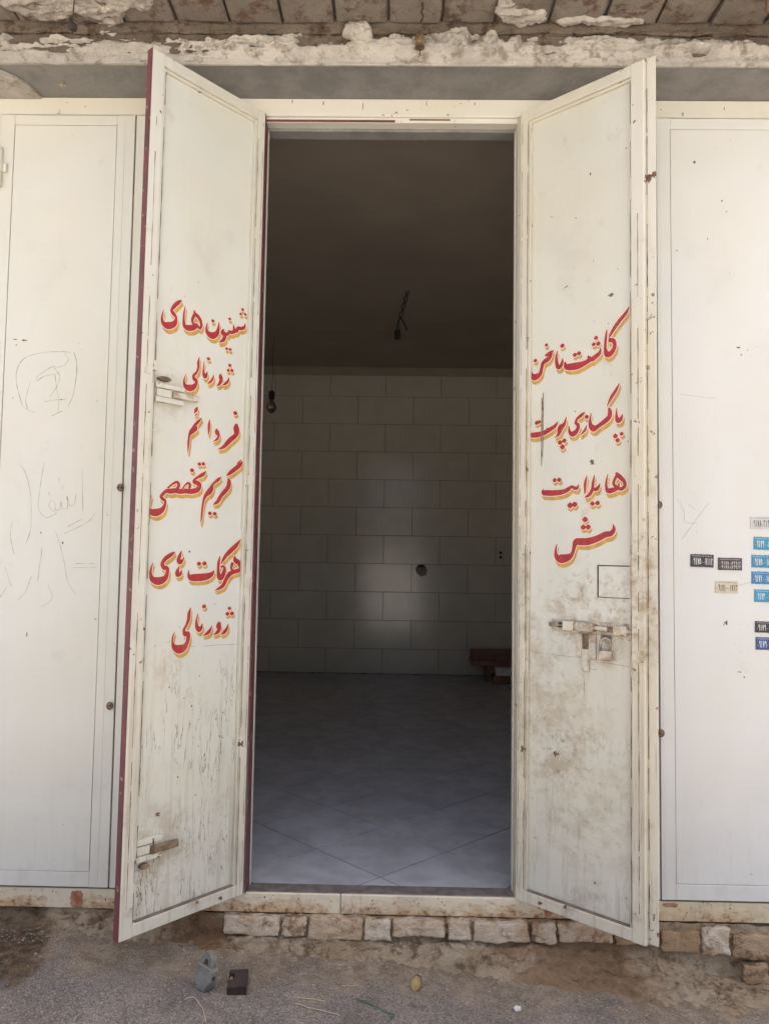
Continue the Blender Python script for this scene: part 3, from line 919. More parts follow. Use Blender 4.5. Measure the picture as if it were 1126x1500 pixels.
WORDS = {
 'L1': ([[356.5,2261.9,4.4,371.8,2248.5,13.2,388.0,2230.4,13.1,398.6,2211.6,9.4,389.7,2202.5,14.5,377.6,2190.1,8.8,384.5,2166.1,18.2,410.3,2151.9,23.7,429.6,2155.1,15.7,437.2,2175.2,7.8,431.5,2206.5,1.4],[339.9,2244.8,1.5,344.1,2215.8,6.7,344.3,2188.0,8.9,339.6,2168.3,14.8,324.2,2164.4,20.1,304.2,2170.6,19.5,290.2,2180.3,16.6,282.3,2189.2,10.6],[299.7,2240.1,3.0,295.2,2226.5,11.3,280.5,2217.9,13.7,268.4,2203.2,11.4,265.7,2186.2,9.9,271.4,2170.7,5.3],[294.0,2228.6,11.3,306.2,2202.7,10.5,302.8,2187.8,9.0,288.3,2183.5,9.1,271.6,2175.9,9.1],[237.2,2207.3,1.5,241.4,2184.9,7.7,234.5,2167.0,17.0,212.3,2161.4,23.4,192.2,2175.8,17.3,185.6,2198.3,9.4,183.4,2222.3,2.4],[159.6,2200.2,4.0,166.9,2184.6,14.3,154.4,2176.7,14.3,160.3,2157.1,13.5,181.5,2142.2,2.4],[54.2,2250.3,1.7,59.6,2232.2,10.8,75.3,2222.9,12.3,89.0,2221.5,12.3,97.6,2208.3,13.9,108.0,2209.5,12.2,114.1,2230.2,2.4],[106.5,2205.5,13.8,121.8,2195.2,12.1,133.0,2197.0,10.4,138.5,2187.7,12.0,150.2,2181.3,12.0,160.5,2188.0,11.9]], [70.2,2302.3,10.9,8.9,78.6,2281.5,10.0,8.1,56.7,2286.0,11.0,8.9,132.5,2247.7,10.6,8.7,143.0,2125.4,10.5,8.7,126.2,2126.5,10.6,8.7,212.1,2219.6,11.0,9.3]),
 'L2': ([[269.7,2066.1,1.5,273.4,2041.5,9.8,272.4,2024.1,9.1,279.8,2003.4,8.3,292.8,1988.6,9.8,289.1,1976.1,13.5,280.0,1972.9,11.3,280.3,1959.6,12.1,292.0,1944.9,18.8,312.0,1937.8,22.3,329.1,1944.4,13.3,333.8,1963.5,5.9,325.9,1989.2,1.1],[247.7,2052.0,1.5,249.6,2025.1,5.4,246.8,2002.7,11.5,241.1,1995.7,15.3,234.3,2005.1,9.2,231.8,2018.0,1.5],[200.6,2009.1,1.6,205.6,1992.9,8.5,216.5,1978.4,8.5,228.8,1969.0,1.5],[169.5,2019.4,5.5,168.2,2007.1,16.6,165.7,1995.0,14.2,173.8,1979.1,10.2,186.3,1968.9,1.6],[127.8,2014.8,1.6,132.1,1999.4,8.8,143.5,1986.4,9.6,159.4,1976.3,1.6]], [227.6,2066.8,11.7,9.9,125.4,2062.6,11.5,9.4,132.2,2041.2,10.5,8.7,114.5,2043.9,12.4,10.2]),
 'L3': ([[249.1,1832.7,3.0,265.0,1816.4,9.8,278.0,1801.3,11.3,285.4,1782.9,18.7,295.9,1771.1,14.9,302.3,1756.5,8.2,304.5,1728.7,8.2,305.2,1692.5,2.2],[273.8,1797.7,9.0,274.2,1787.9,13.5,282.1,1779.9,11.2],[269.1,1873.0,1.5,276.0,1860.7,12.8,284.4,1844.8,1.5],[267.0,1848.9,1.5,274.1,1842.6,4.5,282.0,1835.4,1.5],[212.7,1832.5,2.3,215.4,1813.7,9.2,215.5,1792.5,8.5,215.7,1773.1,2.3],[179.8,1802.8,2.3,177.1,1788.9,18.8,169.0,1775.8,10.2,177.0,1760.5,8.6,193.7,1749.5,1.6],[85.1,1835.2,9.7,85.5,1817.7,24.3,83.1,1801.6,22.7,88.0,1787.5,16.2,107.6,1771.2,17.7,129.0,1750.4,15.9,145.9,1734.0,11.1,169.3,1723.0,2.3]], [92.4,1876.8,15.2,12.3]),
 'L4': ([[52.5,1694.3,1.7,65.2,1685.2,6.1,77.9,1674.9,1.7],[48.4,1687.7,3.5,64.7,1670.5,15.6,90.4,1650.5,15.5,111.2,1635.0,12.8,124.9,1624.2,2.5],[116.7,1616.1,5.1,112.4,1600.4,17.0,116.4,1579.1,17.0,132.1,1560.7,16.0,147.7,1544.3,14.2,163.0,1520.6,14.2,183.9,1506.1,2.5],[150.2,1616.2,2.5,163.6,1605.5,11.7,179.2,1592.8,9.1,189.3,1583.3,9.9,194.2,1569.1,17.3,203.6,1555.2,20.5,217.9,1541.1,13.9,227.4,1521.9,8.9,232.5,1490.1,8.1,234.8,1456.7,7.3,237.4,1430.8,1.6],[221.0,1632.1,2.4,236.1,1617.7,13.0,255.5,1606.6,9.7,271.2,1596.0,8.0,274.3,1585.8,11.2,260.3,1584.0,16.1,248.7,1575.8,16.1,256.0,1559.3,17.7,273.1,1551.8,17.6,290.2,1548.6,16.6,311.5,1548.8,16.5,332.5,1545.4,17.1,353.4,1546.7,16.2,373.9,1542.9,16.8,392.2,1541.5,12.2,404.0,1531.1,11.3,412.9,1520.9,9.8,406.1,1512.9,11.3,394.6,1505.9,8.3,395.6,1490.9,9.9,405.8,1472.6,17.3,427.4,1461.5,23.9,449.2,1462.1,20.0,460.3,1474.7,11.1,459.6,1497.3,5.9,450.4,1524.2,1.1],[324.4,1552.5,6.3,314.4,1568.6,5.5,299.9,1579.2,7.9,291.1,1572.3,10.3,294.8,1558.5,7.9],[386.5,1552.7,6.1,366.7,1569.6,6.9,348.4,1578.7,9.3,339.6,1568.3,11.7,347.4,1552.2,9.3]], [284.5,1628.9,13.8,11.7,252.8,1655.7,12.2,10.3,235.3,1658.6,12.4,10.4,197.6,1471.7,13.4,11.2,175.0,1471.8,13.6,11.2]),
 'L5': ([[345.1,1320.8,3.1,363.3,1309.8,13.8,385.1,1295.4,14.4,397.3,1276.7,12.8,390.0,1263.7,15.1,376.5,1260.2,12.9,375.1,1244.4,13.7,384.5,1224.0,19.6,410.2,1214.5,25.4,435.0,1221.7,18.5,443.6,1241.1,10.3,441.6,1261.9,6.6,434.5,1281.0,1.5],[316.2,1326.7,1.6,323.9,1310.4,10.1,329.1,1290.6,15.5,320.9,1284.3,15.5,310.7,1292.6,7.8,306.0,1303.4,1.6],[324.5,1269.2,2.3,332.2,1251.4,13.1,331.7,1238.5,16.2,319.3,1241.3,11.6,314.5,1256.7,1.6],[283.9,1254.9,2.4,283.3,1236.8,10.2,274.4,1227.4,20.6,252.8,1226.5,24.7,217.9,1228.1,24.3,191.5,1233.8,20.4,177.4,1241.9,14.0,168.8,1254.1,2.5],[45.4,1378.6,1.7,66.2,1354.2,14.6,91.6,1332.7,17.0,112.1,1315.3,15.2,127.7,1296.2,10.1,138.7,1279.2,2.5],[144.3,1309.2,2.5,149.0,1284.8,10.8,150.8,1258.6,10.8,146.3,1232.4,16.6,136.9,1225.6,18.4,124.5,1241.6,16.8,120.5,1260.5,11.8,129.2,1270.6,7.5,139.1,1265.3,5.8],[74.4,1312.0,2.6,70.5,1294.9,17.2,51.9,1283.5,17.3,41.7,1266.3,17.3,51.0,1254.0,13.0,77.1,1251.7,10.3,88.4,1264.3,10.2,82.0,1285.2,12.8],[51.0,1254.0,15.5,81.6,1246.4,15.4,100.1,1235.9,16.9,113.5,1217.1,15.2,124.3,1196.6,14.2,142.4,1185.6,10.0,163.4,1176.7,1.6]], [239.5,1278.6,14.0,11.7,214.5,1279.9,15.0,12.5]),
 'L6': ([[270.0,1114.7,2.1,276.0,1094.4,11.7,277.9,1072.5,11.7,286.4,1051.0,8.9,296.1,1033.4,9.5,290.7,1018.4,15.7,278.5,1019.2,15.1,276.5,1003.4,15.1,282.1,983.5,15.1,294.5,968.8,23.8,316.2,964.6,28.4,336.5,974.7,17.4,343.3,992.5,8.0,343.2,1010.9,6.0,336.0,1029.6,1.3],[237.1,1091.2,2.8,242.6,1064.5,7.7,239.2,1042.1,14.0,229.3,1032.1,18.2,220.0,1039.5,12.0,215.5,1053.6,1.4],[171.7,1044.2,1.4,179.0,1027.5,10.0,190.3,1017.0,12.1,211.2,1007.1,1.4],[136.4,1056.0,8.7,139.9,1041.5,21.1,137.4,1026.7,14.5,147.0,1015.9,12.3,163.4,1008.2,1.4],[94.5,1047.3,1.5,101.2,1027.9,10.3,112.9,1015.5,12.5,129.5,1006.7,1.5]], [210.5,1117.3,14.7,12.2,91.6,1106.4,12.3,9.9,100.3,1085.4,13.9,11.2,78.6,1086.1,14.9,11.9]),
 'R1': ([[457.6,2247.9,1.6,444.3,2225.7,11.0,420.1,2201.6,13.4,399.7,2178.5,12.7,383.2,2154.3,8.8,378.3,2143.6,2.4],[368.9,2176.7,3.2,364.6,2146.1,8.9,362.5,2111.2,9.7,367.3,2086.9,17.7,378.9,2081.8,19.2,394.5,2094.6,15.1,400.3,2115.4,12.7,392.2,2132.4,14.4,374.9,2134.4,14.4],[343.7,2114.6,1.6,340.8,2095.4,11.4,326.9,2084.0,16.3,307.8,2074.2,16.4,295.9,2082.5,12.4,291.6,2092.0,2.5],[301.4,2074.5,14.8,273.6,2063.2,18.3,243.1,2058.9,25.2,212.3,2060.2,22.9,198.1,2066.6,17.0,193.6,2084.4,2.6],[160.6,2132.8,2.6,156.1,2102.9,10.4,161.6,2071.2,14.7,172.0,2066.7,14.6,181.9,2082.2,10.3,184.2,2100.2,1.7],[143.3,2137.1,3.5,126.3,2128.5,14.0,105.4,2121.7,6.2],[131.8,2130.9,15.7,121.7,2108.6,17.5,98.5,2095.9,15.0,91.5,2078.4,13.3,83.6,2052.6,15.9,60.9,2042.7,24.1,45.2,2053.5,15.3,39.4,2076.2,8.1,44.1,2090.1,1.8]], [324.9,2153.5,12.6,11.9,315.6,2130.7,11.9,11.1,334.6,2130.0,13.4,12.6,236.6,2103.4,13.2,12.1,254.1,2106.5,13.1,12.0,182.3,2148.7,14.4,13.1,61.7,2109.5,12.3,10.9,111.4,2164.3,11.2,10.0]),
 'R2': ([[407.4,1875.8,2.4,406.5,1847.2,9.4,412.4,1830.4,17.2,422.5,1833.8,14.1,430.6,1852.0,1.6],[419.1,1968.3,1.6,404.8,1943.4,10.3,386.5,1918.9,11.1,370.0,1888.2,2.4],[376.1,1881.6,6.4,381.0,1865.6,14.3,378.0,1846.6,15.9,361.6,1833.0,16.8,345.0,1823.2,14.5,328.3,1814.1,14.5,315.7,1810.0,21.9,303.9,1821.4,16.3,301.0,1843.7,8.2,305.3,1870.7,2.4],[286.1,1825.7,1.6,279.6,1806.7,9.0,259.4,1789.0,1.7],[278.9,1877.0,2.5,264.7,1865.7,11.6,247.4,1853.8,9.2,242.1,1838.4,10.0,251.7,1828.7,12.5,247.3,1810.1,14.1,229.9,1797.5,19.2,215.4,1806.2,10.9,212.3,1829.7,3.4],[201.2,1867.1,2.5,192.3,1839.9,11.9,175.8,1826.4,20.5,168.6,1804.1,12.8,151.9,1788.7,1.7],[164.1,1853.1,1.7,154.1,1838.0,12.0,135.9,1827.7,13.8,119.9,1825.3,10.4,116.7,1833.8,2.6],[135.9,1825.7,13.0,99.1,1813.1,17.5,66.4,1809.0,19.5,46.5,1811.8,16.0,36.9,1823.5,2.7]], [426.2,1779.3,12.0,11.4,402.1,1773.0,13.7,13.0,410.9,1756.8,12.8,12.2,287.0,1857.1,12.8,11.8,174.5,1769.2,15.2,13.7,192.4,1774.8,14.2,12.8,184.8,1751.4,16.1,14.5,71.0,1857.3,15.1,13.2,82.7,1860.1,11.2,9.9]),
 'R3': ([[372.1,1634.4,2.1,366.6,1609.4,7.0,365.8,1585.8,9.8,373.7,1572.6,16.7,391.6,1574.3,16.6,409.3,1579.5,12.4],[403.2,1637.4,7.6,416.6,1623.1,15.1,434.1,1605.4,12.3,437.5,1586.9,11.6,423.4,1576.7,12.3,409.4,1582.8,10.3],[406.0,1627.1,10.3,395.3,1604.3,9.7,397.0,1592.5,9.7,411.1,1585.7,7.6,415.8,1599.8,4.8],[288.4,1632.9,2.2,281.2,1607.5,9.4,280.0,1576.6,7.2,278.9,1562.8,2.2],[319.2,1634.4,2.1,313.6,1609.1,9.3,309.9,1581.9,10.7,298.7,1561.9,12.1,280.0,1552.5,5.0],[311.7,1581.1,10.7,327.6,1581.0,12.7,335.7,1590.8,8.5,341.2,1602.4,1.4],[254.7,1603.8,1.5,247.9,1589.3,10.2,236.4,1589.2,11.7,224.9,1595.0,9.5,209.4,1585.3,14.8,186.0,1576.7,17.1,150.4,1574.2,19.6,118.3,1575.7,19.8,102.9,1578.9,18.4,100.0,1590.9,3.1]], [310.5,1527.2,14.0,13.0,330.7,1528.8,13.9,12.9,151.6,1623.8,13.5,12.1,171.0,1623.7,14.2,12.7,217.9,1523.8,17.7,16.0,237.5,1526.6,16.8,15.3]),
 'R4': ([[391.8,1448.9,2.1,395.7,1430.5,12.4,383.9,1414.7,17.2,362.4,1411.0,19.5,333.3,1397.8,21.1,296.5,1386.2,23.5,266.6,1384.6,23.7,243.9,1384.1,21.7,235.5,1365.8,14.5,228.6,1341.7,12.4,213.3,1326.7,21.9,182.2,1319.5,30.3,161.8,1327.0,18.6,156.7,1350.1,9.0,161.8,1376.4,2.2]], [280.6,1468.4,17.2,15.8,273.1,1439.4,15.8,14.4,293.6,1439.7,15.6,14.3]),
}


def word(root, put, data, du, dz, lab):
    bm = bmesh.new()
    letter_layer(bm, data, put, 0.0019, 0.0, 0, 0)
    w = fin('painted_lettering', bm, mat_let_red, root, recalc=False)
    w['label'] = lab
    bm = bmesh.new()
    letter_layer(bm, data, put, 0.0012, 0.0068, 0, 0)
    fin('cream_outline', bm, mat_let_cream, w, recalc=False)
    bm = bmesh.new()
    letter_layer(bm, data, put, 0.0004, 0.0022, du, dz, copies=2)
    fin('ochre_shadow', bm, mat_let_och, w, recalc=False)

# (line, strokes, dots, label): one part for each word
LINES = [
 ('L1', (5, 6, 7), range(6), 'red letters شنیو in the top line'), ('L1', (4,), (6,), 'red letter ن in the top line'), ('L1', (0, 1, 2, 3), (), 'red word های in the top line'), ('L2', range(5), range(4), 'red word ژورنالی in the second line'),
 ('L3', (6,), (0,), 'red word فر in the third line'), ('L3', (0, 1, 2, 3, 4, 5), (), 'red word دائم in the third line'), ('L4', (0, 1, 2, 3), (3, 4), 'red word گریم in the fourth line'),
 ('L4', (4, 5, 6), (0, 1, 2), 'red word تخصصی in the fourth line'), ('L5', (3, 4, 5, 6, 7), (0, 1), 'red word هرکات in the fifth line'), ('L5', (0, 1, 2), (), 'red word های in the fifth line'),
 ('L6', (2, 3), (), 'red letters ور in the lowest line'), ('L6', (4,), (1, 2, 3), 'red letter ژ in the lowest line'), ('L6', (1,), (0,), 'red letters نا in the lowest line'), ('L6', (0,), (), 'red letters لی in the lowest line'),
 ('R1', (0, 1, 2, 3), (0, 1, 2, 3, 4), 'red word کاشت in the top line'), ('R1', (4, 5, 6), (5, 6, 7), 'red word ناخن in the top line'), ('R2', (0, 1, 2, 3, 4), (0, 1, 2, 3), 'red word پاکسازی in the second line'),
 ('R2', (5, 6, 7), (4, 5, 6, 7, 8), 'red word پوست in the second line'), ('R3', range(7), range(6), 'red word هایلایت in the third line'), ('R4', (0,), range(3), 'red word مش in the lowest line')]
for key, si, di, lab in LINES:
    st, dt = WORDS[key]
    data = ([st[i] for i in si], [c for i in di for c in dt[4*i:4*i+4]])
    if key[0] == 'L':
        word(leafL, putL, data, -0.0075, -0.0150, lab)
    else:
        word(leafR, putR, data, 0.0050, -0.0165, lab)

def marks(root, put, strokes, mat, nm, w=0.0012, lift=0.0022):
    bm = bmesh.new()
    for k, P in enumerate(strokes):
        pts = [(P[i], P[i+1], w) for i in range(0, len(P), 2)]
        S = catmull(pts, 5)
        S = [(u, z, w*(0.35 + 0.9*abs(noise.noise(Vector((u*40, z*40, k)))))) for (u, z, _) in S]
        ribbon(bm, S, put, lift + k*0.00001, lift + k*0.00001 + 0.000008)
    return tag(fin(nm, bm, mat, root, recalc=False), kind='stuff')

marks(leafL, putL, [[0.02, 0.966, 0.08, 0.965, 0.14, 0.968, 0.20, 0.9672], [0.24, 0.970, 0.30, 0.9712]], mat_scratch_shade, 'weld_seam', 0.0018, 0.0003)
marks(leafL, putL, [[0.02, 1.01, 0.0205, 0.88, 0.019, 0.80], [0.046, 2.0, 0.0465, 1.6, 0.046, 1.42], [0.0462, 1.1, 0.0465, 0.9, 0.046, 0.7]], mat_scratch_shade, 'crack_shade', 0.0016, 0.0003)
marks(leafR, putR, [[0.06, 0.952, 0.13, 0.9525, 0.20, 0.951, 0.272, 0.9535], [0.345, 0.945, 0.40, 0.941, 0.455, 0.940], [0.303, 0.915, 0.33, 0.914], [0.277, 0.905, 0.2785, 0.80]], mat_scratch_shade, 'weld_seam', 0.0018, 0.0003)
marks(leafR, putR, [[0.0930, 1.955, 0.0935, 1.90, 0.0925, 1.80, 0.0930, 1.70, 0.092, 1.685], [0.0985, 1.975, 0.0990, 1.92, 0.0983, 1.86, 0.0990, 1.80, 0.0975, 1.72], [0.096, 1.94, 0.0965, 1.90]], mat_scratch_shade, 'scratch', 0.0052, 0.0026)
def chipmarks(root, put, lst, nm, mat=None):
    """bare spots where the enamel has flaked: (u, z, ru, rz)"""
    bm = bmesh.new()
    for k, (u, z, ru, rz) in enumerate(lst):
        r = random.Random(k*13+5)
        n = 9
        bm.faces.new([bm.verts.new(put(u + cos(2*pi*a/n)*ru*r.uniform(0.6, 1.15), z + sin(2*pi*a/n)*rz*r.uniform(0.6, 1.15), 0.0007 + k*0.00001)) for a in range(n)])
    return tag(fin(nm, bm, mat or mat_scratch_shade, root, recalc=False), kind='stuff')
chipmarks(leafR, putR, [(0.385, 2.305, 0.011, 0.008), (0.375, 2.20, 0.002, 0.003), (0.445, 2.85, 0.004, 0.003), (0.13, 2.68, 0.004, 0.003), (0.30, 2.80, 0.004, 0.007), (0.41, 2.40, 0.002, 0.003), (0.45, 1.75, 0.003, 0.003)], 'paint_chip')
chipmarks(leafL, putL, [(0.30, 0.50, 0.004, 0.003), (0.12, 0.62, 0.003, 0.006), (0.22, 0.42, 0.003, 0.004), (0.35, 0.83, 0.003, 0.005), (0.18, 0.30, 0.004, 0.003), (0.25, 0.75, 0.003, 0.006)], 'paint_chip')

chipmarks(fr, lambda u, z, l: (u, -0.0021 - l, z), [(-0.46, 3.405, 0.002, 0.012), (-0.33, 3.40, 0.003, 0.010), (-0.165, 3.388, 0.002, 0.020), (0.02, 3.372, 0.004, 0.004), (0.10, 3.40, 0.002, 0.014), (0.30, 3.40, 0.002, 0.009),
           (0.19, 3.352, 0.006, 0.004), (-0.08, 3.350, 0.007, 0.003), (1.16, 3.36, 0.003, 0.010), (1.33, 3.385, 0.002, 0.008), (-1.33, 3.38, 0.003, 0.004), (-1.44, 3.35, 0.012, 0.002)], 'paint_chip')
rs = random.Random(21)
chipmarks(fr, lambda u, z, l: (u, -0.0066 - l*0.5, z), [(rs.uniform(-0.19, 1.6), rs.uniform(ZS0+0.004, ZS1-0.006), rs.uniform(0.0015, 0.004), rs.uniform(0.0012, 0.005)) for _ in range(46)], 'paint_chip')
chipmarks(fr, lambda u, z, l: (u, -0.0041 - l*0.5, z), [(rs.uniform(-1.7, -0.2), rs.uniform(ZS0+0.004, ZS1-0.006), rs.uniform(0.0015, 0.004), rs.uniform(0.0012, 0.006)) for _ in range(34)], 'paint_chip')
# latches on the left leaf
def ellipse_nut(nm, mat, parent, u, z, ru, rz, n0, n1, s, hole=True):
    bm = bmesh.new()
    k = 16
    prism(bm, [(u + cos(2*pi*i/k)*ru, z + sin(2*pi*i/k)*rz) for i in range(k)], s*n0, s*n1)
    bmesh.ops.bevel(bm, geom=list(bm.edges), offset=0.0012, segments=1, affect='EDGES')
    return fin(nm, bm, mat, parent)
lat = BL('slide_latch', mat_stile_l, 0.345, 0.458, -0.0228, -0.0195, 1.862, 1.932, 0.001)
BL('strap', mat_stile_l, 0.338, 0.458, -0.0190, -0.0080, 1.914, 1.932, 0.0015, lat)
BL('strap', mat_stile_l, 0.340, 0.458, -0.0190, -0.0080, 1.862, 1.881, 0.0015, lat)
BL('bolt', mat_dirty_metal, 0.277, 0.385, -0.0185, -0.0045, 1.886, 1.910, 0.003, lat)
BL('bolt_guide', mat_stile_l, 0.390, 0.452, -0.0187, -0.0125, 1.884, 1.911, 0.001, lat)
ellipse_nut('knob', mat_rust, leafL, 0.423, 1.949, 0.028, 0.0085, -0.0225, -0.006, 1.0)
BL('keeper', mat_stile_l, 0.459, 0.4766, -0.024, -0.003, 1.972, 2.008, 0.0015)
BL('slot', mat_dark, 0.4655, 0.4768, -0.023, -0.0195, 1.925, 1.971)
lat2 = BL('slide_latch', mat_stile_l, 0.372, 0.474, -0.0228, -0.0195, 0.240, 0.318, 0.001)
BL('strap', mat_stile_l, 0.366, 0.470, -0.0190, -0.0080, 0.297, 0.316, 0.0015, lat2)
BL('strap', mat_stile_l, 0.366, 0.466, -0.0190, -0.0080, 0.240, 0.258, 0.0015, lat2)
BL('bolt', mat_rust, 0.297, 0.410, -0.0185, -0.0045, 0.258, 0.284, 0.003, lat2)
BL('bolt_guide', mat_stile_l, 0.412, 0.466, -0.0187, -0.0125, 0.263, 0.292, 0.001, lat2)
BL('red_strip', mat_red, 0.401, 0.405, -0.0078, -0.0040, 0.262, 0.312, 0, lat2)
ellipse_nut('knob', mat_rust, leafL, 0.432, 0.222, 0.019, 0.0095, -0.0225, -0.007, 1.0)
BL('slot', mat_red, 0.4640, 0.4768, -0.0232, -0.0195, 0.048, 0.143)
BL('slot', mat_dark, 0.4650, 0.4768, -0.0232, -0.0195, 0.178, 0.250)

# hatch, sliding bolt and hasp on the right leaf
hat = BR('hatch_shade', mat_dark, 0.3305, 0.4600, -0.0245, -0.0222, 1.1795, 1.2985)  # dark plate painted as the shadow inside the recessed hatch edges
BR('hatch', mat_leaf_r, 0.3365, 0.4605, -0.0230, -0.0212, 1.1815, 1.2945, 0.0006, hat)
sb = BR('sliding_bolt', mat_dirty_metal, 0.142, 0.462, -0.0232, -0.0195, 1.043, 1.090, 0.001)
bm = bmesh.new()
tube(bm, [(0.140, sR*-0.0085, 1.069), (0.30, sR*-0.0085, 1.067), (0.486, sR*-0.0085, 1.063)], 0.0088, 10)
fin('bolt_rod', bm, mat_dirty_metal, sb, True)
BR('bracket', mat_stile_r, 0.199, 0.243, -0.0192, 0.0030, 1.050, 1.086, 0.003, sb)
BR('bracket', mat_dirty_metal, 0.247, 0.322, -0.0192, 0.0015, 1.051, 1.084, 0.004, sb)
BR('bracket', mat_stile_r, 0.402, 0.452, -0.0192, 0.0030, 1.046, 1.082, 0.003, sb)
BR('gap', mat_dark, 0.181, 0.198, -0.0192, -0.0005, 1.060, 1.078, 0, sb)
BR('gap', mat_rust, 0.323, 0.330, -0.0192, -0.0005, 1.055, 1.080, 0, sb)
BR('gap', mat_rust, 0.380, 0.401, -0.0192, 0.0012, 1.056, 1.076, 0, sb)
hp = BR('hasp', mat_dirty_metal, 0.250, 0.272, -0.0232, -0.0135, 0.958, 1.0425, 0.0015)
BR('hasp_arm', mat_dirty_metal, 0.300, 0.328, -0.0232, -0.0130, 0.948, 1.0425, 0.0015, hp)
BR('hasp_arm', mat_rust, 0.2725, 0.2995, -0.0232, -0.0195, 0.985, 1.0425, 0.001, hp)
BR('hasp_tongue', mat_dirty_metal, 0.2735, 0.3005, -0.0190, -0.0110, 0.905, 0.986, 0.0015, hp)
BR('staple', mat_rust, 0.352, 0.388, -0.0192, -0.004, 1.030, 1.0425, 0.002, sb)
ellipse_nut('rod_end', mat_rust, sb, 0.478, 1.0625, 0.012, 0.010, -0.021, -0.001, sR)

# -------- closed leaves
def closed_leaf(label, x0, x1, pu0, pu1, pz0, pz1, mat, tex):
    root = empty('closed_door_leaf', (x0, 0, 0.199))
    tag(root, label, 'door', 'steel door leaves')
    W, H = x1-x0, 3.138
    def put(u, z, lift):
        return (u, -0.0100 + wob(u + tex, z, 0.0010) - lift, z)
    def B(nm, m, *a, bev=0.0, parent=root):
        bm = bmesh.new()
        box(bm, *a, bev=bev)
        return fin(nm, bm, m, parent)
    B('backing_sheet', mat_dark, 0.002, W-0.002, -0.0020, 0.020, 0.002, H-0.002)
    g = 0.0022
    B('stile', mat, 0, pu0-g, -0.0125, 0.018, 0, H, bev=0.0018)
    B('stile', mat, pu1+g, W, -0.0125, 0.018, 0, H, bev=0.0018)
    B('rail', mat, pu0-g+0.0002, pu1+g-0.0002, -0.0121, 0.018, 0.0005, pz0-g, bev=0.0018)
    B('rail', mat, pu0-g+0.0002, pu1+g-0.0002, -0.0121, 0.018, pz1+g, H-0.0005, bev=0.0018)
    bm = bmesh.new()
    sheet(bm, pu0, pu1, pz0, pz1, put, 12, 60)
    fin('panel', bm, mat, root, True)
    return root, put, B
leafA, putA, BA = closed_leaf('closed white door leaf at the far left with scratched scribbles', -1.676, -1.113, 0.060, 0.486, 0.060, 3.093, mat_panel_a, 0.0)
leafB, putB, BB = closed_leaf('closed white door leaf mostly hidden behind the left open leaf', -1.107, -0.626, 0.078, 0.420, 0.060, 3.093, mat_panel_a, 3.3)
leafC, putC, BC = closed_leaf('closed white door leaf mostly hidden behind the right open leaf', 0.537, 1.041, 0.060, 0.432, 0.062, 3.090, mat_panel_d, 5.1)
leafD, putD, BD = closed_leaf('closed white door leaf at the far right carrying the phone stickers', 1.047, 1.612, 0.058, 0.507, 0.062, 3.090, mat_panel_d, 8.2)
BA('seam_strip', mat_panel_a, 0.516, 0.5225, -0.0136, -0.0127, 0.02, 3.11)
BD('seam_strip', mat_panel_d, 0.012, 0.0145, -0.0136, -0.0127, 0.02, 3.11)

for zc in (2.906, 1.5, 0.35):        # hinges of the far left leaf
    bm = bmesh.new()
    tube(bm, [(0.004, -0.020, zc-0.085), (0.004, -0.020, zc-0.022)], 0.0125, 12)
    h = fin('hinge', bm, mat_panel_a, leafA)
    bm = bmesh.new()
    tube(bm, [(0.004, -0.020, zc+0.022), (0.004, -0.020, zc+0.085)], 0.0125, 12)
    fin('hinge_barrel', bm, mat_panel_a, h)
    bm = bmesh.new()
    tube(bm, [(0.006, -0.021, zc-0.021), (0.006, -0.021, zc+0.021)], 0.0165, 12)
    box(bm, 0.008, 0.036, -0.024, -0.0128, zc-0.020, zc+0.018, bev=0.003)
    fin('hinge_knuckle', bm, mat_panel_a, h)

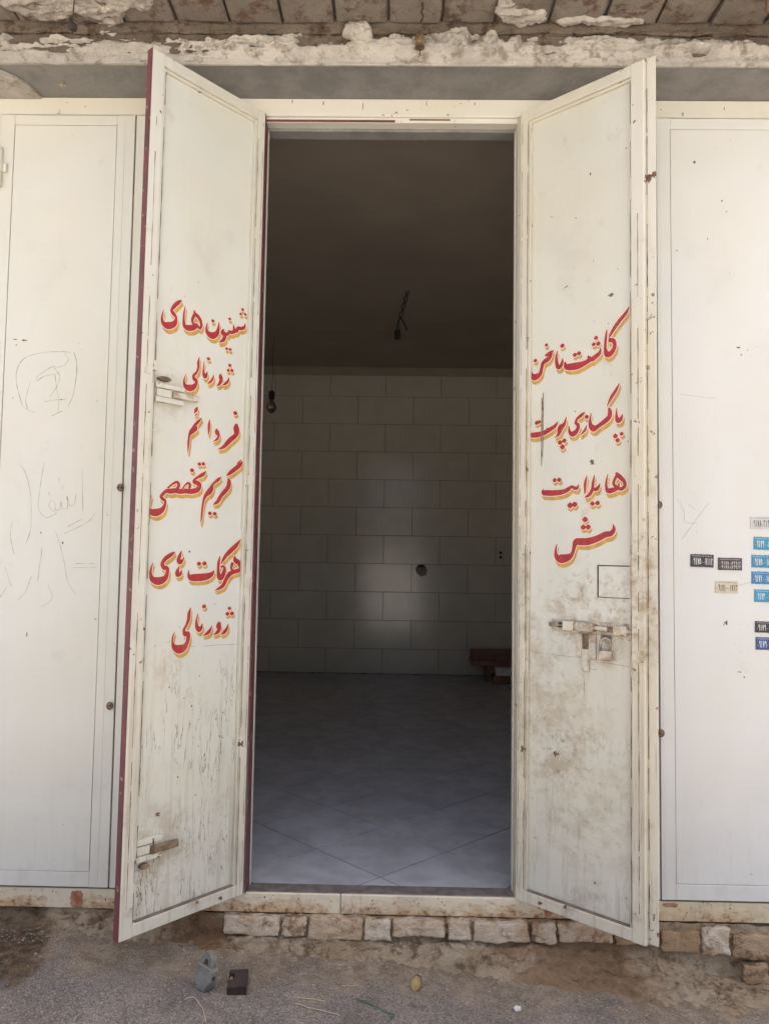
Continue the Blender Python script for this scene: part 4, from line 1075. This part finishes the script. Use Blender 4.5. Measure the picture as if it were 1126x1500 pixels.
GRAF = [[-1.3456,2.3296,-1.3873,2.3329,-1.4551,2.3284,-1.5298,2.3071,-1.5618,2.2626,-1.5647,2.2094,-1.5492,2.149,-1.5282,2.1001,-1.4821,2.0781],[-1.3328,2.3297,-1.3191,2.288,-1.3189,2.2273,-1.3287,2.1516,-1.3479,2.106],[-1.4139,2.0661,-1.3697,2.0869],[-1.372,2.327,-1.3544,2.3029,-1.3663,2.2799,-1.3922,2.2683,-1.4224,2.2679,-1.4773,2.2294,-1.4788,2.2104,-1.4509,2.2297,-1.3986,2.2416,-1.403,2.2567,-1.411,2.268],[-1.4109,2.2643,-1.387,2.2342,-1.393,2.1962,-1.4247,2.1429],[-1.4059,2.234,-1.3976,2.181,-1.3867,2.1358,-1.3883,2.0829],[-1.5065,2.2063,-1.5222,2.1342,-1.5128,2.0928],[-1.4464,2.1238,-1.4016,2.1318,-1.3529,2.1362],[-1.5328,1.8634,-1.5087,1.8263,-1.4867,1.7521,-1.4791,1.663,-1.4799,1.5963,-1.4963,1.5443],[-1.4344,1.8759,-1.4441,1.8048,-1.4527,1.7079,-1.4421,1.6709,-1.4152,1.6505,-1.3749,1.6682],[-1.3749,1.6682,-1.4073,1.6937,-1.3994,1.7198,-1.3841,1.7089,-1.3815,1.6829,-1.3645,1.6869,-1.3605,1.7166,-1.3535,1.6907,-1.3326,1.691,-1.3368,1.7392,-1.3241,1.7022,-1.3057,1.7062,-1.2998,1.7472],[-1.2793,1.8517,-1.2689,1.6808],[-1.3418,1.5872,-1.2834,1.6139,-1.2398,1.6404,-1.2201,1.6703],[-1.328,1.6148,-1.2734,1.6451],[-1.3795,1.5977,-1.3587,1.5463,-1.3372,1.473,-1.3191,1.3925,-1.2838,1.3432],[-1.554,1.636,-1.5612,1.5804,-1.5427,1.5009],[-1.4002,1.3839,-1.3793,1.3256,-1.4186,1.2921],[-1.4682,1.4122,-1.4879,1.3532,-1.5196,1.3161],[-1.5753,1.4474,-1.548,1.3706],[-1.5664,1.3667,-1.5941,1.3223],[-1.2991,1.45,-1.2102,1.4513],[-1.2924,1.4663,-1.2183,1.4674],[-1.4287,1.5306,-1.4413,1.3906],[-1.3734,1.8132,-1.3703,1.7924],[-1.3556,1.7799,-1.352,1.7651],[-1.412,1.7531,-1.4077,1.7383]]
bm = bmesh.new()
for k, P in enumerate(GRAF):
    pts = [(P[i]+1.676, P[i+1]-0.199, 0.002) for i in range(0, len(P), 2)]
    S = catmull(pts, 6)
    wd = 0.0030 if k < 3 else 0.0020
    S = [(u, z, wd*(0.25 + 1.3*abs(noise.noise(Vector((u*35, z*35, k)))))) for (u, z, _) in S]
    ribbon(bm, S, putA, 0.0006 + k*0.00001, 0.0006 + k*0.00001 + 0.000008)
tag(fin('scribble', bm, mat_pencil, leafA, recalc=False), kind='stuff')
chipmarks(leafA, putA, [(0.145, 2.178, 0.004, 0.003), (0.10, 2.183, 0.012, 0.002), (0.135, 2.18, 0.010, 0.004), (0.105, 2.16, 0.003, 0.004), (0.24, 1.39, 0.003, 0.004), (0.33, 1.35, 0.004, 0.006), (0.10, 1.94, 0.002, 0.004), (0.30, 1.935, 0.003, 0.003), (0.20, 0.98, 0.003, 0.010)], 'paint_chip')
chipmarks(leafD, putD, [(0.155, 2.952, 0.006, 0.007), (0.265, 2.79, 0.004, 0.005), (0.205, 2.63, 0.003, 0.004), (0.283, 2.745, 0.003, 0.004), (0.325, 2.18, 0.009, 0.004), (0.335, 2.15, 0.003, 0.005), (0.08, 2.58, 0.003, 0.004), (0.31, 0.88, 0.012, 0.002), (0.33, 0.86, 0.004, 0.004)], 'paint_chip')
marks(leafD, putD, [[0.09, 1.40, 0.14, 1.47, 0.20, 1.55], [0.075, 1.56, 0.09, 1.53, 0.10, 1.51, 0.105, 1.47, 0.15, 1.465], [0.09, 1.985, 0.14, 1.98, 0.20, 1.972, 0.24, 1.974], [0.30, 1.215, 0.34, 1.228, 0.38, 1.24], [0.12, 1.54, 0.14, 1.52]], mat_pencil, 'scratch', 0.0018, 0.0006)
# little rings of the shutter bolts between the closed leaves
for (x, z, lf) in ((-1.117, 1.775, leafA), (-1.128, 0.905, leafA), (1.044, 1.735, leafD), (1.046, 0.838, leafD)):
    bm = bmesh.new()
    n = 12
    px = x - lf.location.x
    tube(bm, [(px + cos(2*pi*i/n)*0.011, -0.020, z - 0.199 + sin(2*pi*i/n)*0.013) for i in range(n+1)], 0.0035, 6)
    tube(bm, [(px, -0.013, z - 0.199), (px, -0.024, z - 0.199)], 0.006, 8)
    fin('ring_bolt', bm, mat_rust, lf, True)

# ================================================================== STICKERS
def digit_strokes(ch):
    c = {'0': [[(.40, .42), (.60, .34)]], '1': [[(.45, 1), (.50, .5), (.52, 0)]], '2': [[(.30, 1), (.38, .5), (.40, 0)], [(.32, .85), (.55, .72), (.75, .98)]],
         '3': [[(.25, 1), (.32, .5), (.35, 0)], [(.27, .85), (.42, .78), (.52, .98)], [(.50, .85), (.66, .78), (.82, .98)]], '4': [[(.28, 1), (.36, .5), (.38, 0)], [(.82, .95), (.45, .78), (.80, .62)]],
         '5': [[(.5, 1), (.22, .5), (.22, .12), (.46, .22)], [(.5, 1), (.78, .5), (.78, .12), (.54, .22)]], '6': [[(.75, .98), (.35, .85), (.40, .66), (.70, .66)], [(.70, .66), (.45, .3), (.30, 0)]],
         '7': [[(.2, 1), (.40, .45), (.5, 0)], [(.8, 1), (.60, .45), (.5, 0)]], '8': [[(.5, 1), (.40, .55), (.2, 0)], [(.5, 1), (.60, .55), (.8, 0)]],
         '9': [[(.68, .66), (.35, .66), (.30, .86), (.50, 1), (.70, .86), (.70, .5), (.74, 0)]]}
    return c[ch]
def sticker(label, x0, z1, x1, z0, colr, ink, lines, rot=0.0):
    w, h = x1-x0, z1-z0
    root = empty('phone_sticker', ((x0+x1)/2, -0.0102 - 0.0028, (z0+z1)/2))
    root.rotation_euler = (0, radians(rot), 0)
    tag(root, label, 'sticker', 'phone stickers on the right door')
    m = simple('sticker_' + label.split()[0], colr, tuple(v*0.82 for v in colr), 30, 0.5, bstr=0.05)
    mi = simple('ink_' + label.split()[0], ink, tuple(v*0.85 for v in ink), 60, 0.6, bstr=0.0)
    bm = bmesh.new()
    r = random.Random(len(label))
    n = 14
    ptsb = [(-w/2 + w*i/(n-1), -h/2 + r.uniform(0, 0.0012)) for i in range(n)]
    ptst = [(w/2 - w*i/(n-1), h/2 - r.uniform(0, 0.0014)) for i in range(n)]
    prism(bm, ptsb + ptst, 0.0, 0.0030)
    fin('paper', bm, m, root)
    bm = bmesh.new()
    def put(u, z, lift):
        return (u, -0.0004 - lift, z)
    k = 0
    S = [(-w*0.44 + w*0.88*i/40, h*0.36 + 0.0022*sin(i*1.9)*abs(cos(i*0.7)) + 0.001*sin(i*4.1), 0.0011) for i in range(41)]
    for a in range(0, 40, 5):
        ribbon(bm, S[a:a+5], put, 0, 0.00001)
    rows = len(lines)
    for ri, tx in enumerate(lines):
        ch_h = (h*0.56)/rows*0.92
        zb = h*0.20 - (ri+1)*(h*0.62/rows) + (h*0.62/rows - ch_h)
        cw = w*0.92/len(tx)
        for i, ch in enumerate(tx):
            for stt in digit_strokes(ch):
                P = [(-w*0.46 + cw*(i + a), zb + ch_h*b, 0.0019 if rows == 1 else 0.0013) for a, b in stt]
                k += 1
                ribbon(bm, catmull(P, 3), put, k*0.000006, k*0.000006 + 0.000005)
    tag(fin('phone_digits', bm, mi, root, recalc=False), kind='stuff')
    return root
INKW, INKB = (0.72, 0.70, 0.66), (0.035, 0.03, 0.028)
sticker('black sticker with one row of white digits, leftmost on the right door', 1.1697, 1.5410, 1.2611, 1.4890, (0.040, 0.033, 0.034), INKW, ['09175007112'], 1.2)
sticker('dark brown sticker with two rows of white digits beside the black one', 1.2786, 1.5285, 1.3727, 1.4785, (0.070, 0.042, 0.040), INKW, ['09178089963', '09178189963'], 0.8)
sticker('lone cream sticker with black digits below the dark brown sticker', 1.2661, 1.4364, 1.3563, 1.3872, (0.60, 0.52, 0.38), INKB, ['09176001712'], 0.6)
sticker('white sticker with black digits at the top of the right column', 1.4083, 1.6945, 1.5024, 1.6445, (0.58, 0.55, 0.50), INKB, ['09178031900'])
sticker('teal tilted sticker under the white one in the right column', 1.4204, 1.6130, 1.5105, 1.5610, (0.035, 0.27, 0.40), INKW, ['09179005112'], 2.2)
sticker('teal sticker second of the blue stickers from the top', 1.4115, 1.5411, 1.5026, 1.4902, (0.030, 0.24, 0.38), INKW, ['09175001512'], 0.6)
sticker('bright blue sticker third of the blue stickers from the top', 1.4105, 1.4758, 1.5016, 1.4251, (0.025, 0.20, 0.38), INKW, ['09176006512'], 0.8)
sticker('teal sticker fourth of the blue stickers, above the torn black one', 1.4203, 1.4049, 1.5112, 1.3540, (0.035, 0.26, 0.40), INKW, ['09174001112'], 1.0)
sticker('torn black sticker low in the right column', 1.4210, 1.2790, 1.5138, 1.2337, (0.035, 0.028, 0.028), INKW, ['09179003512'], 1.2)
sticker('dark navy blue sticker at the bottom of the right column', 1.4229, 1.2172, 1.5148, 1.1666, (0.025, 0.075, 0.21), INKW, ['09179002112'], 0.4)
marks(leafD, putD, [[0.251, 1.061, 0.257, 1.076, 0.262, 1.064], [0.2635, 1.080, 0.2640, 1.062]], mat_dark, 'ink_mark', 0.0065, 0.0006)

# ================================================================== THINGS OVERHEAD
h = empty('hanging_wire', (-1.205, -0.43, 3.40))
tag(h, 'thin wire with a dark knob hanging from the overhang at the left', 'wire')
bm = bmesh.new()
tube(bm, [(0.004, 0, 0.172), (0.002, 0, 0.10), (0.0, 0, 0.03)], 0.0022, 6)
fin('wire', bm, mat_dark, h)
bm = bmesh.new()
bmesh.ops.create_uvsphere(bm, u_segments=14, v_segments=10, radius=0.018)
for v in bm.verts:
    v.co.z *= 0.85
    v.co += v.co.normalized()*0.004*fbm(v.co.x, v.co.y, v.co.z, 60, 3)
    v.co.z += 0.022
fin('knob', bm, mat_dark, h, True)
bm = bmesh.new()
tube(bm, [(0, 0, 0.008), (0.001, 0, -0.004)], 0.003, 6)
fin('pin', bm, mat_dark, h)

mat_brass = simple('old_brass', (0.22, 0.155, 0.085), (0.12, 0.08, 0.045), 40, 0.5, 0.2)
h = empty('pipe_stub', (0.062, -0.215, 3.495))
tag(h, 'short brown pipe stub poking out of the plaster above the doorway', 'pipe')
bm = bmesh.new()
tube(bm, [(0, 0.0, 0.022), (0, -0.04, 0.020), (0, -0.066, 0.004), (0, -0.074, -0.020), (0, -0.075, -0.050)], 0.0165, 14)
fin('pipe', bm, mat_brass, h, True)
bm = bmesh.new()
tube(bm, [(0, -0.075, -0.040), (0, -0.075, -0.052)], 0.0185, 14)
fin('collar', bm, mat_brass, h)
bm = bmesh.new()
tube(bm, [(0, -0.075, -0.050), (0.001, -0.076, -0.066), (0.001, -0.076, -0.080)], 0.0025, 6)
fin('nail', bm, mat_dark, h)

h = empty('drain_pipe', (1.315, -0.44, 3.56))
tag(h, 'stubby dark rusty pipe end under the overhang at the right edge', 'pipe')
bm = bmesh.new()
tube(bm, [(0, 0, 0.03), (0.004, -0.005, -0.03), (0.006, -0.008, -0.075)], 0.028, 16)
fin('pipe', bm, mat_rust, h, True)
h = empty('rusty_hook', (0.068, -0.36, 3.50))
tag(h, 'small bent rusty hook hanging from the block joint over the doorway', 'hook')
bm = bmesh.new()
tube(bm, [(0, 0, 0.075), (0.003, 0, 0.05), (-0.004, 0, 0.035), (0.004, 0, 0.018), (0.0, 0, 0.004), (-0.006, 0, -0.004)], 0.004, 6)
fin('wire', bm, mat_dark, h, True)
h = empty('ceiling_screw', (-1.385, -0.105, 3.4205))
tag(h, 'small cross shaped screw anchor on the grey soffit at the left', 'screw')
bm = bmesh.new()
tube(bm, [(0, 0, 0.002), (0, 0, -0.012)], 0.004, 8)
box(bm, -0.014, 0.014, -0.004, 0.004, -0.016, -0.0122, bev=0.001)
box(bm, -0.004, 0.004, -0.014, 0.014, -0.0200, -0.0162, bev=0.001)
fin('anchor', bm, mat_dirty_metal, h)

# ================================================================== IN THE ROOM
mat_wire = simple('black_wire', (0.016, 0.014, 0.012), None, 30, 0.6)
h = empty('light_bulb', (-1.285, 4.60, 3.0))
tag(h, 'clear light bulb hanging on a wire at the left inside the room', 'light bulb')
bm = bmesh.new()
tube(bm, [(0.012, 0.0, 0.750), (0.014, 0, 0.70), (0.0, 0, 0.55), (0.008, 0, 0.40), (0.0, 0, 0.19)], 0.0024, 6)
fin('wire', bm, mat_wire, h)
bm = bmesh.new()
tube(bm, [(0, 0, 0.195), (0, 0, 0.185), (0, 0, 0.11)], [0.016, 0.030, 0.030], 14)
fin('socket', bm, mat_wire, h, True)
t = NT('bulb_glass')
t.b.inputs['Transmission Weight'].default_value = 0.75
mat_bulb = t.done((0.30, 0.27, 0.23), 0.15)
bm = bmesh.new()
prof = [(0.110, 0.018), (0.085, 0.024), (0.055, 0.042), (0.03, 0.052), (0.005, 0.050), (-0.02, 0.034), (-0.034, 0.012), (-0.037, 0.001)]
tube(bm, [(0, 0, z) for z, r in prof], [r for z, r in prof], 18)
fin('glass', bm, mat_bulb, h, True)

h = empty('lamp_wire', (0.03, 3.22, 3.34))
tag(h, 'twisted black wires with an empty lamp holder hanging from the room ceiling', 'wire')
bm = bmesh.new()
for ph in (0, pi):
    P = []
    for i in range(25):
        f = i/24
        x = 0.035*(1-f)**1.0 - 0.025*f
        P.append((x + 0.014*cos(ph + f*11), 0.014*sin(ph + f*11), 0.410 - 0.23*f))
    tube(bm, P, 0.0040, 6)
tube(bm, [(-0.025, 0, 0.19), (-0.040, 0, 0.14), (-0.046, 0, 0.07)], 0.0055, 6)
tube(bm, [(-0.02, 0, 0.18), (0.012, 0, 0.13), (0.028, 0, 0.085), (0.040, 0, 0.08)], 0.0052, 6)
fin('wire', bm, mat_wire, h, True)
bm = bmesh.new()
tube(bm, [(-0.046, 0, 0.080), (-0.046, 0, 0.068), (-0.046, 0, 0.0)], [0.014, 0.024, 0.024], 14)
fin('lamp_holder', bm, mat_wire, h, True)

h = empty('wall_box', (0.288, RY1 - 0.006, 1.385))
tag(h, 'round grey box with its cover askew on the tiled back wall', 'wall box')
bm = bmesh.new()
tube(bm, [(0, 0, 0.01), (0, -0.028, 0.01)], 0.062, 18)
fin('box', bm, simple('box_grey', (0.17, 0.15, 0.125), None, 20, 0.6), h)
bm = bmesh.new()
prism(bm, [(cos(radians(a))*0.062 + 0.012, sin(radians(a))*0.062 - 0.012) for a in (20, 80, 140, 200, 260, 320)], -0.029, -0.036)
fin('cover', bm, simple('cover_grey', (0.24, 0.21, 0.175), None, 20, 0.6), h)
bm = bmesh.new()
prism(bm, [(-0.045, 0.05), (0.02, 0.06), (0.045, 0.035), (-0.02, 0.03)], -0.0365, -0.040)
fin('opening', bm, mat_wire, h)
h = empty('wall_outlet', (1.205, RY1 - 0.004, 1.575))
tag(h, 'pale wall outlet with two dark holes near the right jamb', 'outlet')
bm = bmesh.new()
box(bm, -0.045, 0.045, -0.012, 0.003, -0.06, 0.055, bev=0.004)
fin('plate', bm, mat_wtile, h)
for dz in (-0.026, 0.026):
    bm = bmesh.new()
    tube(bm, [(0, -0.0125, dz), (0, -0.016, dz)], 0.017, 12)
    fin('hole', bm, mat_wire, h)

mat_wood = simple('dark_red_wood', (0.26, 0.125, 0.075), (0.18, 0.085, 0.05), 9, 0.5, bstr=0.2)
h = empty('wooden_bench', (0.84, 5.40, 0.19))
tag(h, 'dark brown wooden bench by the back wall at the right of the doorway', 'bench')
for (z0, z1, dx) in ((0.235, 0.318, 0.012), (0.170, 0.232, 0.0)):
    bm = bmesh.new()
    box(bm, dx, 1.10, -0.01, 0.36, z0, z1, bev=0.006)
    fin('plank', bm, mat_wood, h)
for x in (0.17, 0.95):
    bm = bmesh.new()
    box(bm, x, x+0.06, 0.02, 0.34, 0.0, 0.169, bev=0.004)
    fin('leg', bm, mat_wood, h)
o = empty('white_box', (1.09, 5.28, 0.19))
tag(o, 'small pale carton on a dark crate under the wooden bench', 'box')
bm = bmesh.new()
box(bm, 0.0, 0.34, 0.0, 0.25, 0.082, 0.164, bev=0.004)
fin('carton', bm, simple('carton', (0.78, 0.74, 0.71), None, 8, 0.7), o)
bm = bmesh.new()
box(bm, -0.035, 0.40, -0.03, 0.28, 0.0, 0.0815, bev=0.004)
fin('crate', bm, mat_wood, o)
o = empty('white_tub', (1.19, 5.12, 0.19))
tag(o, 'pale round tub on the floor in front of the bench beside the jamb', 'tub')
bm = bmesh.new()
tube(bm, [(0.11, 0, 0.0), (0.11, 0, 0.10), (0.11, 0, 0.105)], [0.075, 0.088, 0.080], 20)
fin('tub', bm, simple('tub_plastic', (0.45, 0.42, 0.38), None, 6, 0.5), o, True)
bm = bmesh.new()
tube(bm, [(0.03, -0.02, 0.10), (0.035, -0.03, 0.17), (0.07, -0.04, 0.22), (0.15, -0.04, 0.22), (0.185, -0.03, 0.17), (0.19, -0.02, 0.10)], 0.004, 6)
fin('handle', bm, mat_wire, o, True)

# ================================================================== PADLOCKS
mat_steel = simple('padlock_steel', (0.42, 0.36, 0.29), (0.24, 0.18, 0.13), 40, 0.4, 0.4)
def leaf_world(root, u, n, z, s):
    return root.matrix_basis @ Vector((u, s*n, z))
p0 = leaf_world(leafR, 0.375, 0.006, 0.955, -1.0)
h = empty('padlock', p0, radians(ANG_R))
h.rotation_euler = (0, radians(2), radians(ANG_R) + 0.35)
tag(h, 'small steel padlock hanging on the hasp of the right open leaf', 'padlock')
bm = bmesh.new()
box(bm, -0.024, 0.024, -0.011, 0.015, 0.0, 0.036, bev=0.004, seg=2)
fin('body', bm, mat_steel, h)
bm = bmesh.new()
tube(bm, [(-0.016, 0.0, 0.034), (-0.018, 0, 0.055)] + [(cos(radians(a))*0.018, 0, 0.060 + sin(radians(a))*0.019) for a in (170, 140, 110, 90, 70, 40, 10)] + [(0.018, 0, 0.055), (0.016, 0, 0.034)], 0.0052, 8)
fin('shackle', bm, mat_steel, h, True)
bm = bmesh.new()
box(bm, -0.006, 0.006, 0.0151, 0.0165, 0.010, 0.022)
fin('keyhole', bm, mat_dark, h)

mat_lockg = simple('grey_green_lock', (0.205, 0.195, 0.160), (0.14, 0.135, 0.11), 30, 0.5, 0.1, bstr=0.25)
h = empty('padlock', (-0.640, -0.372, gz(-0.640, -0.372) + 0.003))
h.rotation_euler = (radians(-10), radians(3), radians(-36))
tag(h, 'grey green padlock standing on the asphalt, left of the dark one', 'padlock', 'padlocks on the ground')
bm = bmesh.new()
prism(bm, [(-0.018, 0.0), (0.020, 0.0), (0.038, 0.034), (0.038, 0.066), (0.030, 0.078), (-0.030, 0.078), (-0.038, 0.066), (-0.038, 0.034)], -0.019, 0.019)
bmesh.ops.bevel(bm, geom=list(bm.edges), offset=0.0018, segments=1, affect='EDGES')
fin('body', bm, mat_lockg, h)
bm = bmesh.new()
prism(bm, [(cos(radians(a))*0.030 + 0.001, 0.0775 + sin(radians(a))*0.044) for a in range(0, 181, 15)] + [(cos(radians(a))*0.014 + 0.001, 0.0775 + sin(radians(a))*0.024) for a in range(180, -1, -20)], -0.011, 0.011)
bmesh.ops.bevel(bm, geom=list(bm.edges), offset=0.002, segments=1, affect='EDGES')
fin('shackle', bm, mat_lockg, h)
bm = bmesh.new()
tube(bm, [(0.0375, 0.0, 0.046), (0.0395, 0.0, 0.046)], 0.0075, 12)
fin('keyhole', bm, mat_dark, h)
bm = bmesh.new()
tube(bm, [(0.0375, 0.002, 0.062), (0.0405, 0.002, 0.062)], 0.0055, 10)
fin('rivet', bm, mat_steel, h)

mat_lockb = simple('brown_black_lock', (0.050, 0.034, 0.030), (0.032, 0.022, 0.019), 30, 0.4, 0.2, bstr=0.25)
h = empty('padlock', (-0.527, -0.345, gz(-0.527, -0.345) + 0.001))
h.rotation_euler = (radians(7), radians(-2), radians(6))
tag(h, 'blocky dark brown padlock lying on the asphalt, right of the grey one', 'padlock', 'padlocks on the ground')
bm = bmesh.new()
prism(bm, [(-0.033, -0.046), (0.033, -0.046), (0.033, 0.050), (-0.033, 0.050), (-0.033, 0.030), (-0.010, 0.030), (-0.010, -0.002), (-0.033, -0.002)], 0.0, 0.034, axis='z')
bmesh.ops.bevel(bm, geom=list(bm.edges), offset=0.0022, segments=2, affect='EDGES')
fin('body', bm, mat_lockb, h)
bm = bmesh.new()
tube(bm, [(-0.024, -0.006, 0.017), (-0.024, 0.036, 0.017)], 0.0065, 12)
fin('locking_bar', bm, mat_steel, h, True)
bm = bmesh.new()
tube(bm, [(0.008, -0.0455, 0.017), (0.008, -0.0475, 0.017)], 0.006, 12)
fin('keyhole', bm, mat_dark, h)

# ================================================================== LITTER ON THE GROUND
def gsurf(x, y):
    return gz(x, y) + 0.010*fbm(x, y, 0.3, 3.0, 4) + 0.0060*fbm(x, y, 1.3, 22, 6)
mat_dry = simple('dry_leaf', (0.55, 0.42, 0.20), (0.46, 0.33, 0.14), 30, 0.7)
bm = bmesh.new()
ul = lin(-1, 1, 11)
def lf(u, w):
    half = 0.021*(1 - u*u)**0.7 + 0.0004
    return (w*half, u*0.034, 0.007*w*w + 0.005*u*u + 0.001*sin(u*9))
grid(bm, lin(-1, 1, 7), ul, lambda a, b: lf(b, a))
bmesh.ops.solidify(bm, geom=bm.faces[:], thickness=0.0008)
o = fin('fallen_leaf', bm, mat_dry, None, True)
o.location = (0.092, -0.232, gsurf(0.092, -0.232) + 0.004)
o.rotation_euler = (radians(24), 0, radians(-12))
tag(o, 'single dry yellow leaf lying on the asphalt in front of the doorway', 'leaf')

def strand(name, label, cat, pts, r, mat, lift=0.004, group=None):
    P = catmull([(x, y, 0) for x, y in pts], 5)
    bm = bmesh.new()
    tube(bm, [(x, y, gsurf(x, y) + lift + 0.001*sin(i*0.8)) for i, (x, y, _) in enumerate(P)], r, 5)
    o = fin(name, bm, mat, None, True)
    return tag(o, label, cat, group)
mat_straw = simple('straw', (0.50, 0.40, 0.26), (0.40, 0.31, 0.19), 30, 0.7)
mat_green = simple('green_string', (0.02, 0.16, 0.09), None, 30, 0.5)
strand('straw', 'curved dry straw in front of the grey padlock', 'straw', [(-0.685, -0.445), (-0.655, -0.432), (-0.615, -0.49), (-0.585, -0.56)], 0.0014, mat_straw, group='dry straws')
strand('straw', 'long straight dry straw right of the dark padlock', 'straw', [(-0.324, -0.415), (-0.25, -0.433), (-0.165, -0.458)], 0.0013, mat_straw, group='dry straws')
strand('straw', 'short pale straw just behind the long straight one', 'straw', [(-0.33, -0.375), (-0.27, -0.375), (-0.215, -0.380)], 0.0012, mat_straw, group='dry straws')
strand('straw', 'stubby straw between the dark padlock and the green string', 'straw', [(-0.172, -0.285), (-0.14, -0.280), (-0.115, -0.272)], 0.0014, mat_straw, group='dry straws')
strand('green_string', 'dark green piece of string on the asphalt near the middle', 'string', [(-0.12, -0.345), (-0.07, -0.375), (-0.02, -0.41), (0.015, -0.425), (0.0, -0.46)], 0.0017, mat_green)
bm = bmesh.new()
prism(bm, [(-0.016, -0.010), (0.004, -0.014), (0.018, 0.004), (0.008, 0.015), (-0.012, 0.008)], 0.0, 0.0015, axis='z')
o = fin('paper_scrap', bm, simple('paper', (0.55, 0.54, 0.52), None, 20, 0.7), None)
o.location = (0.44, -0.330, gsurf(0.44, -0.33) + 0.003)
o.rotation_euler = (radians(8), radians(5), 0.6)
tag(o, 'tiny crumpled pale paper scrap on the asphalt at the right', 'paper')

# crumbs of stone and mortar
bm = bmesh.new()
rr = random.Random(11)
for k in range(3600):
    x = rr.uniform(-1.85, 1.85)
    near = rr.random() < 0.6
    d0 = pl(x, [(-9, 0.050), (-1.1, 0.085), (-0.6, 0.120), (0.1, 0.095), (0.6, 0.18), (1.0, 0.25), (9, 0.25)])
    y = -d0 + 0.01 - abs(rr.gauss(0, 0.07)) if near else rr.uniform(-1.1, -d0)
    r = rr.uniform(0.0010, 0.0036) * (1.8 if rr.random() < 0.04 else 1.0)
    c = Vector((x, y, gsurf(x, y) + r*0.25))
    vs = []
    for (a, b, e) in ((1, 0, 0), (-1, 0, 0), (0, 1, 0), (0, -1, 0), (0, 0, 1), (0, 0, -1), ):
        vs.append(bm.verts.new(c + Vector((a*rr.uniform(0.6, 1.4), b*rr.uniform(0.6, 1.4), e*rr.uniform(0.5, 0.9)))*r))
    for f in ((0, 2, 4), (2, 1, 4), (1, 3, 4), (3, 0, 4), (2, 0, 5), (1, 2, 5), (3, 1, 5), (0, 3, 5)):
        bm.faces.new([vs[i] for i in f])
t = NT('crumbs').world()
mcr = t.done(t.mix(t.rng(t.noise(70, 2), 0.40, 0.60), (0.10, 0.085, 0.07), (0.42, 0.36, 0.28)), 0.9)
o = fin('gravel', bm, mcr, None)
tag(o, 'loose crumbs of stone and mortar along the foot of the wall', 'gravel', kind='stuff')
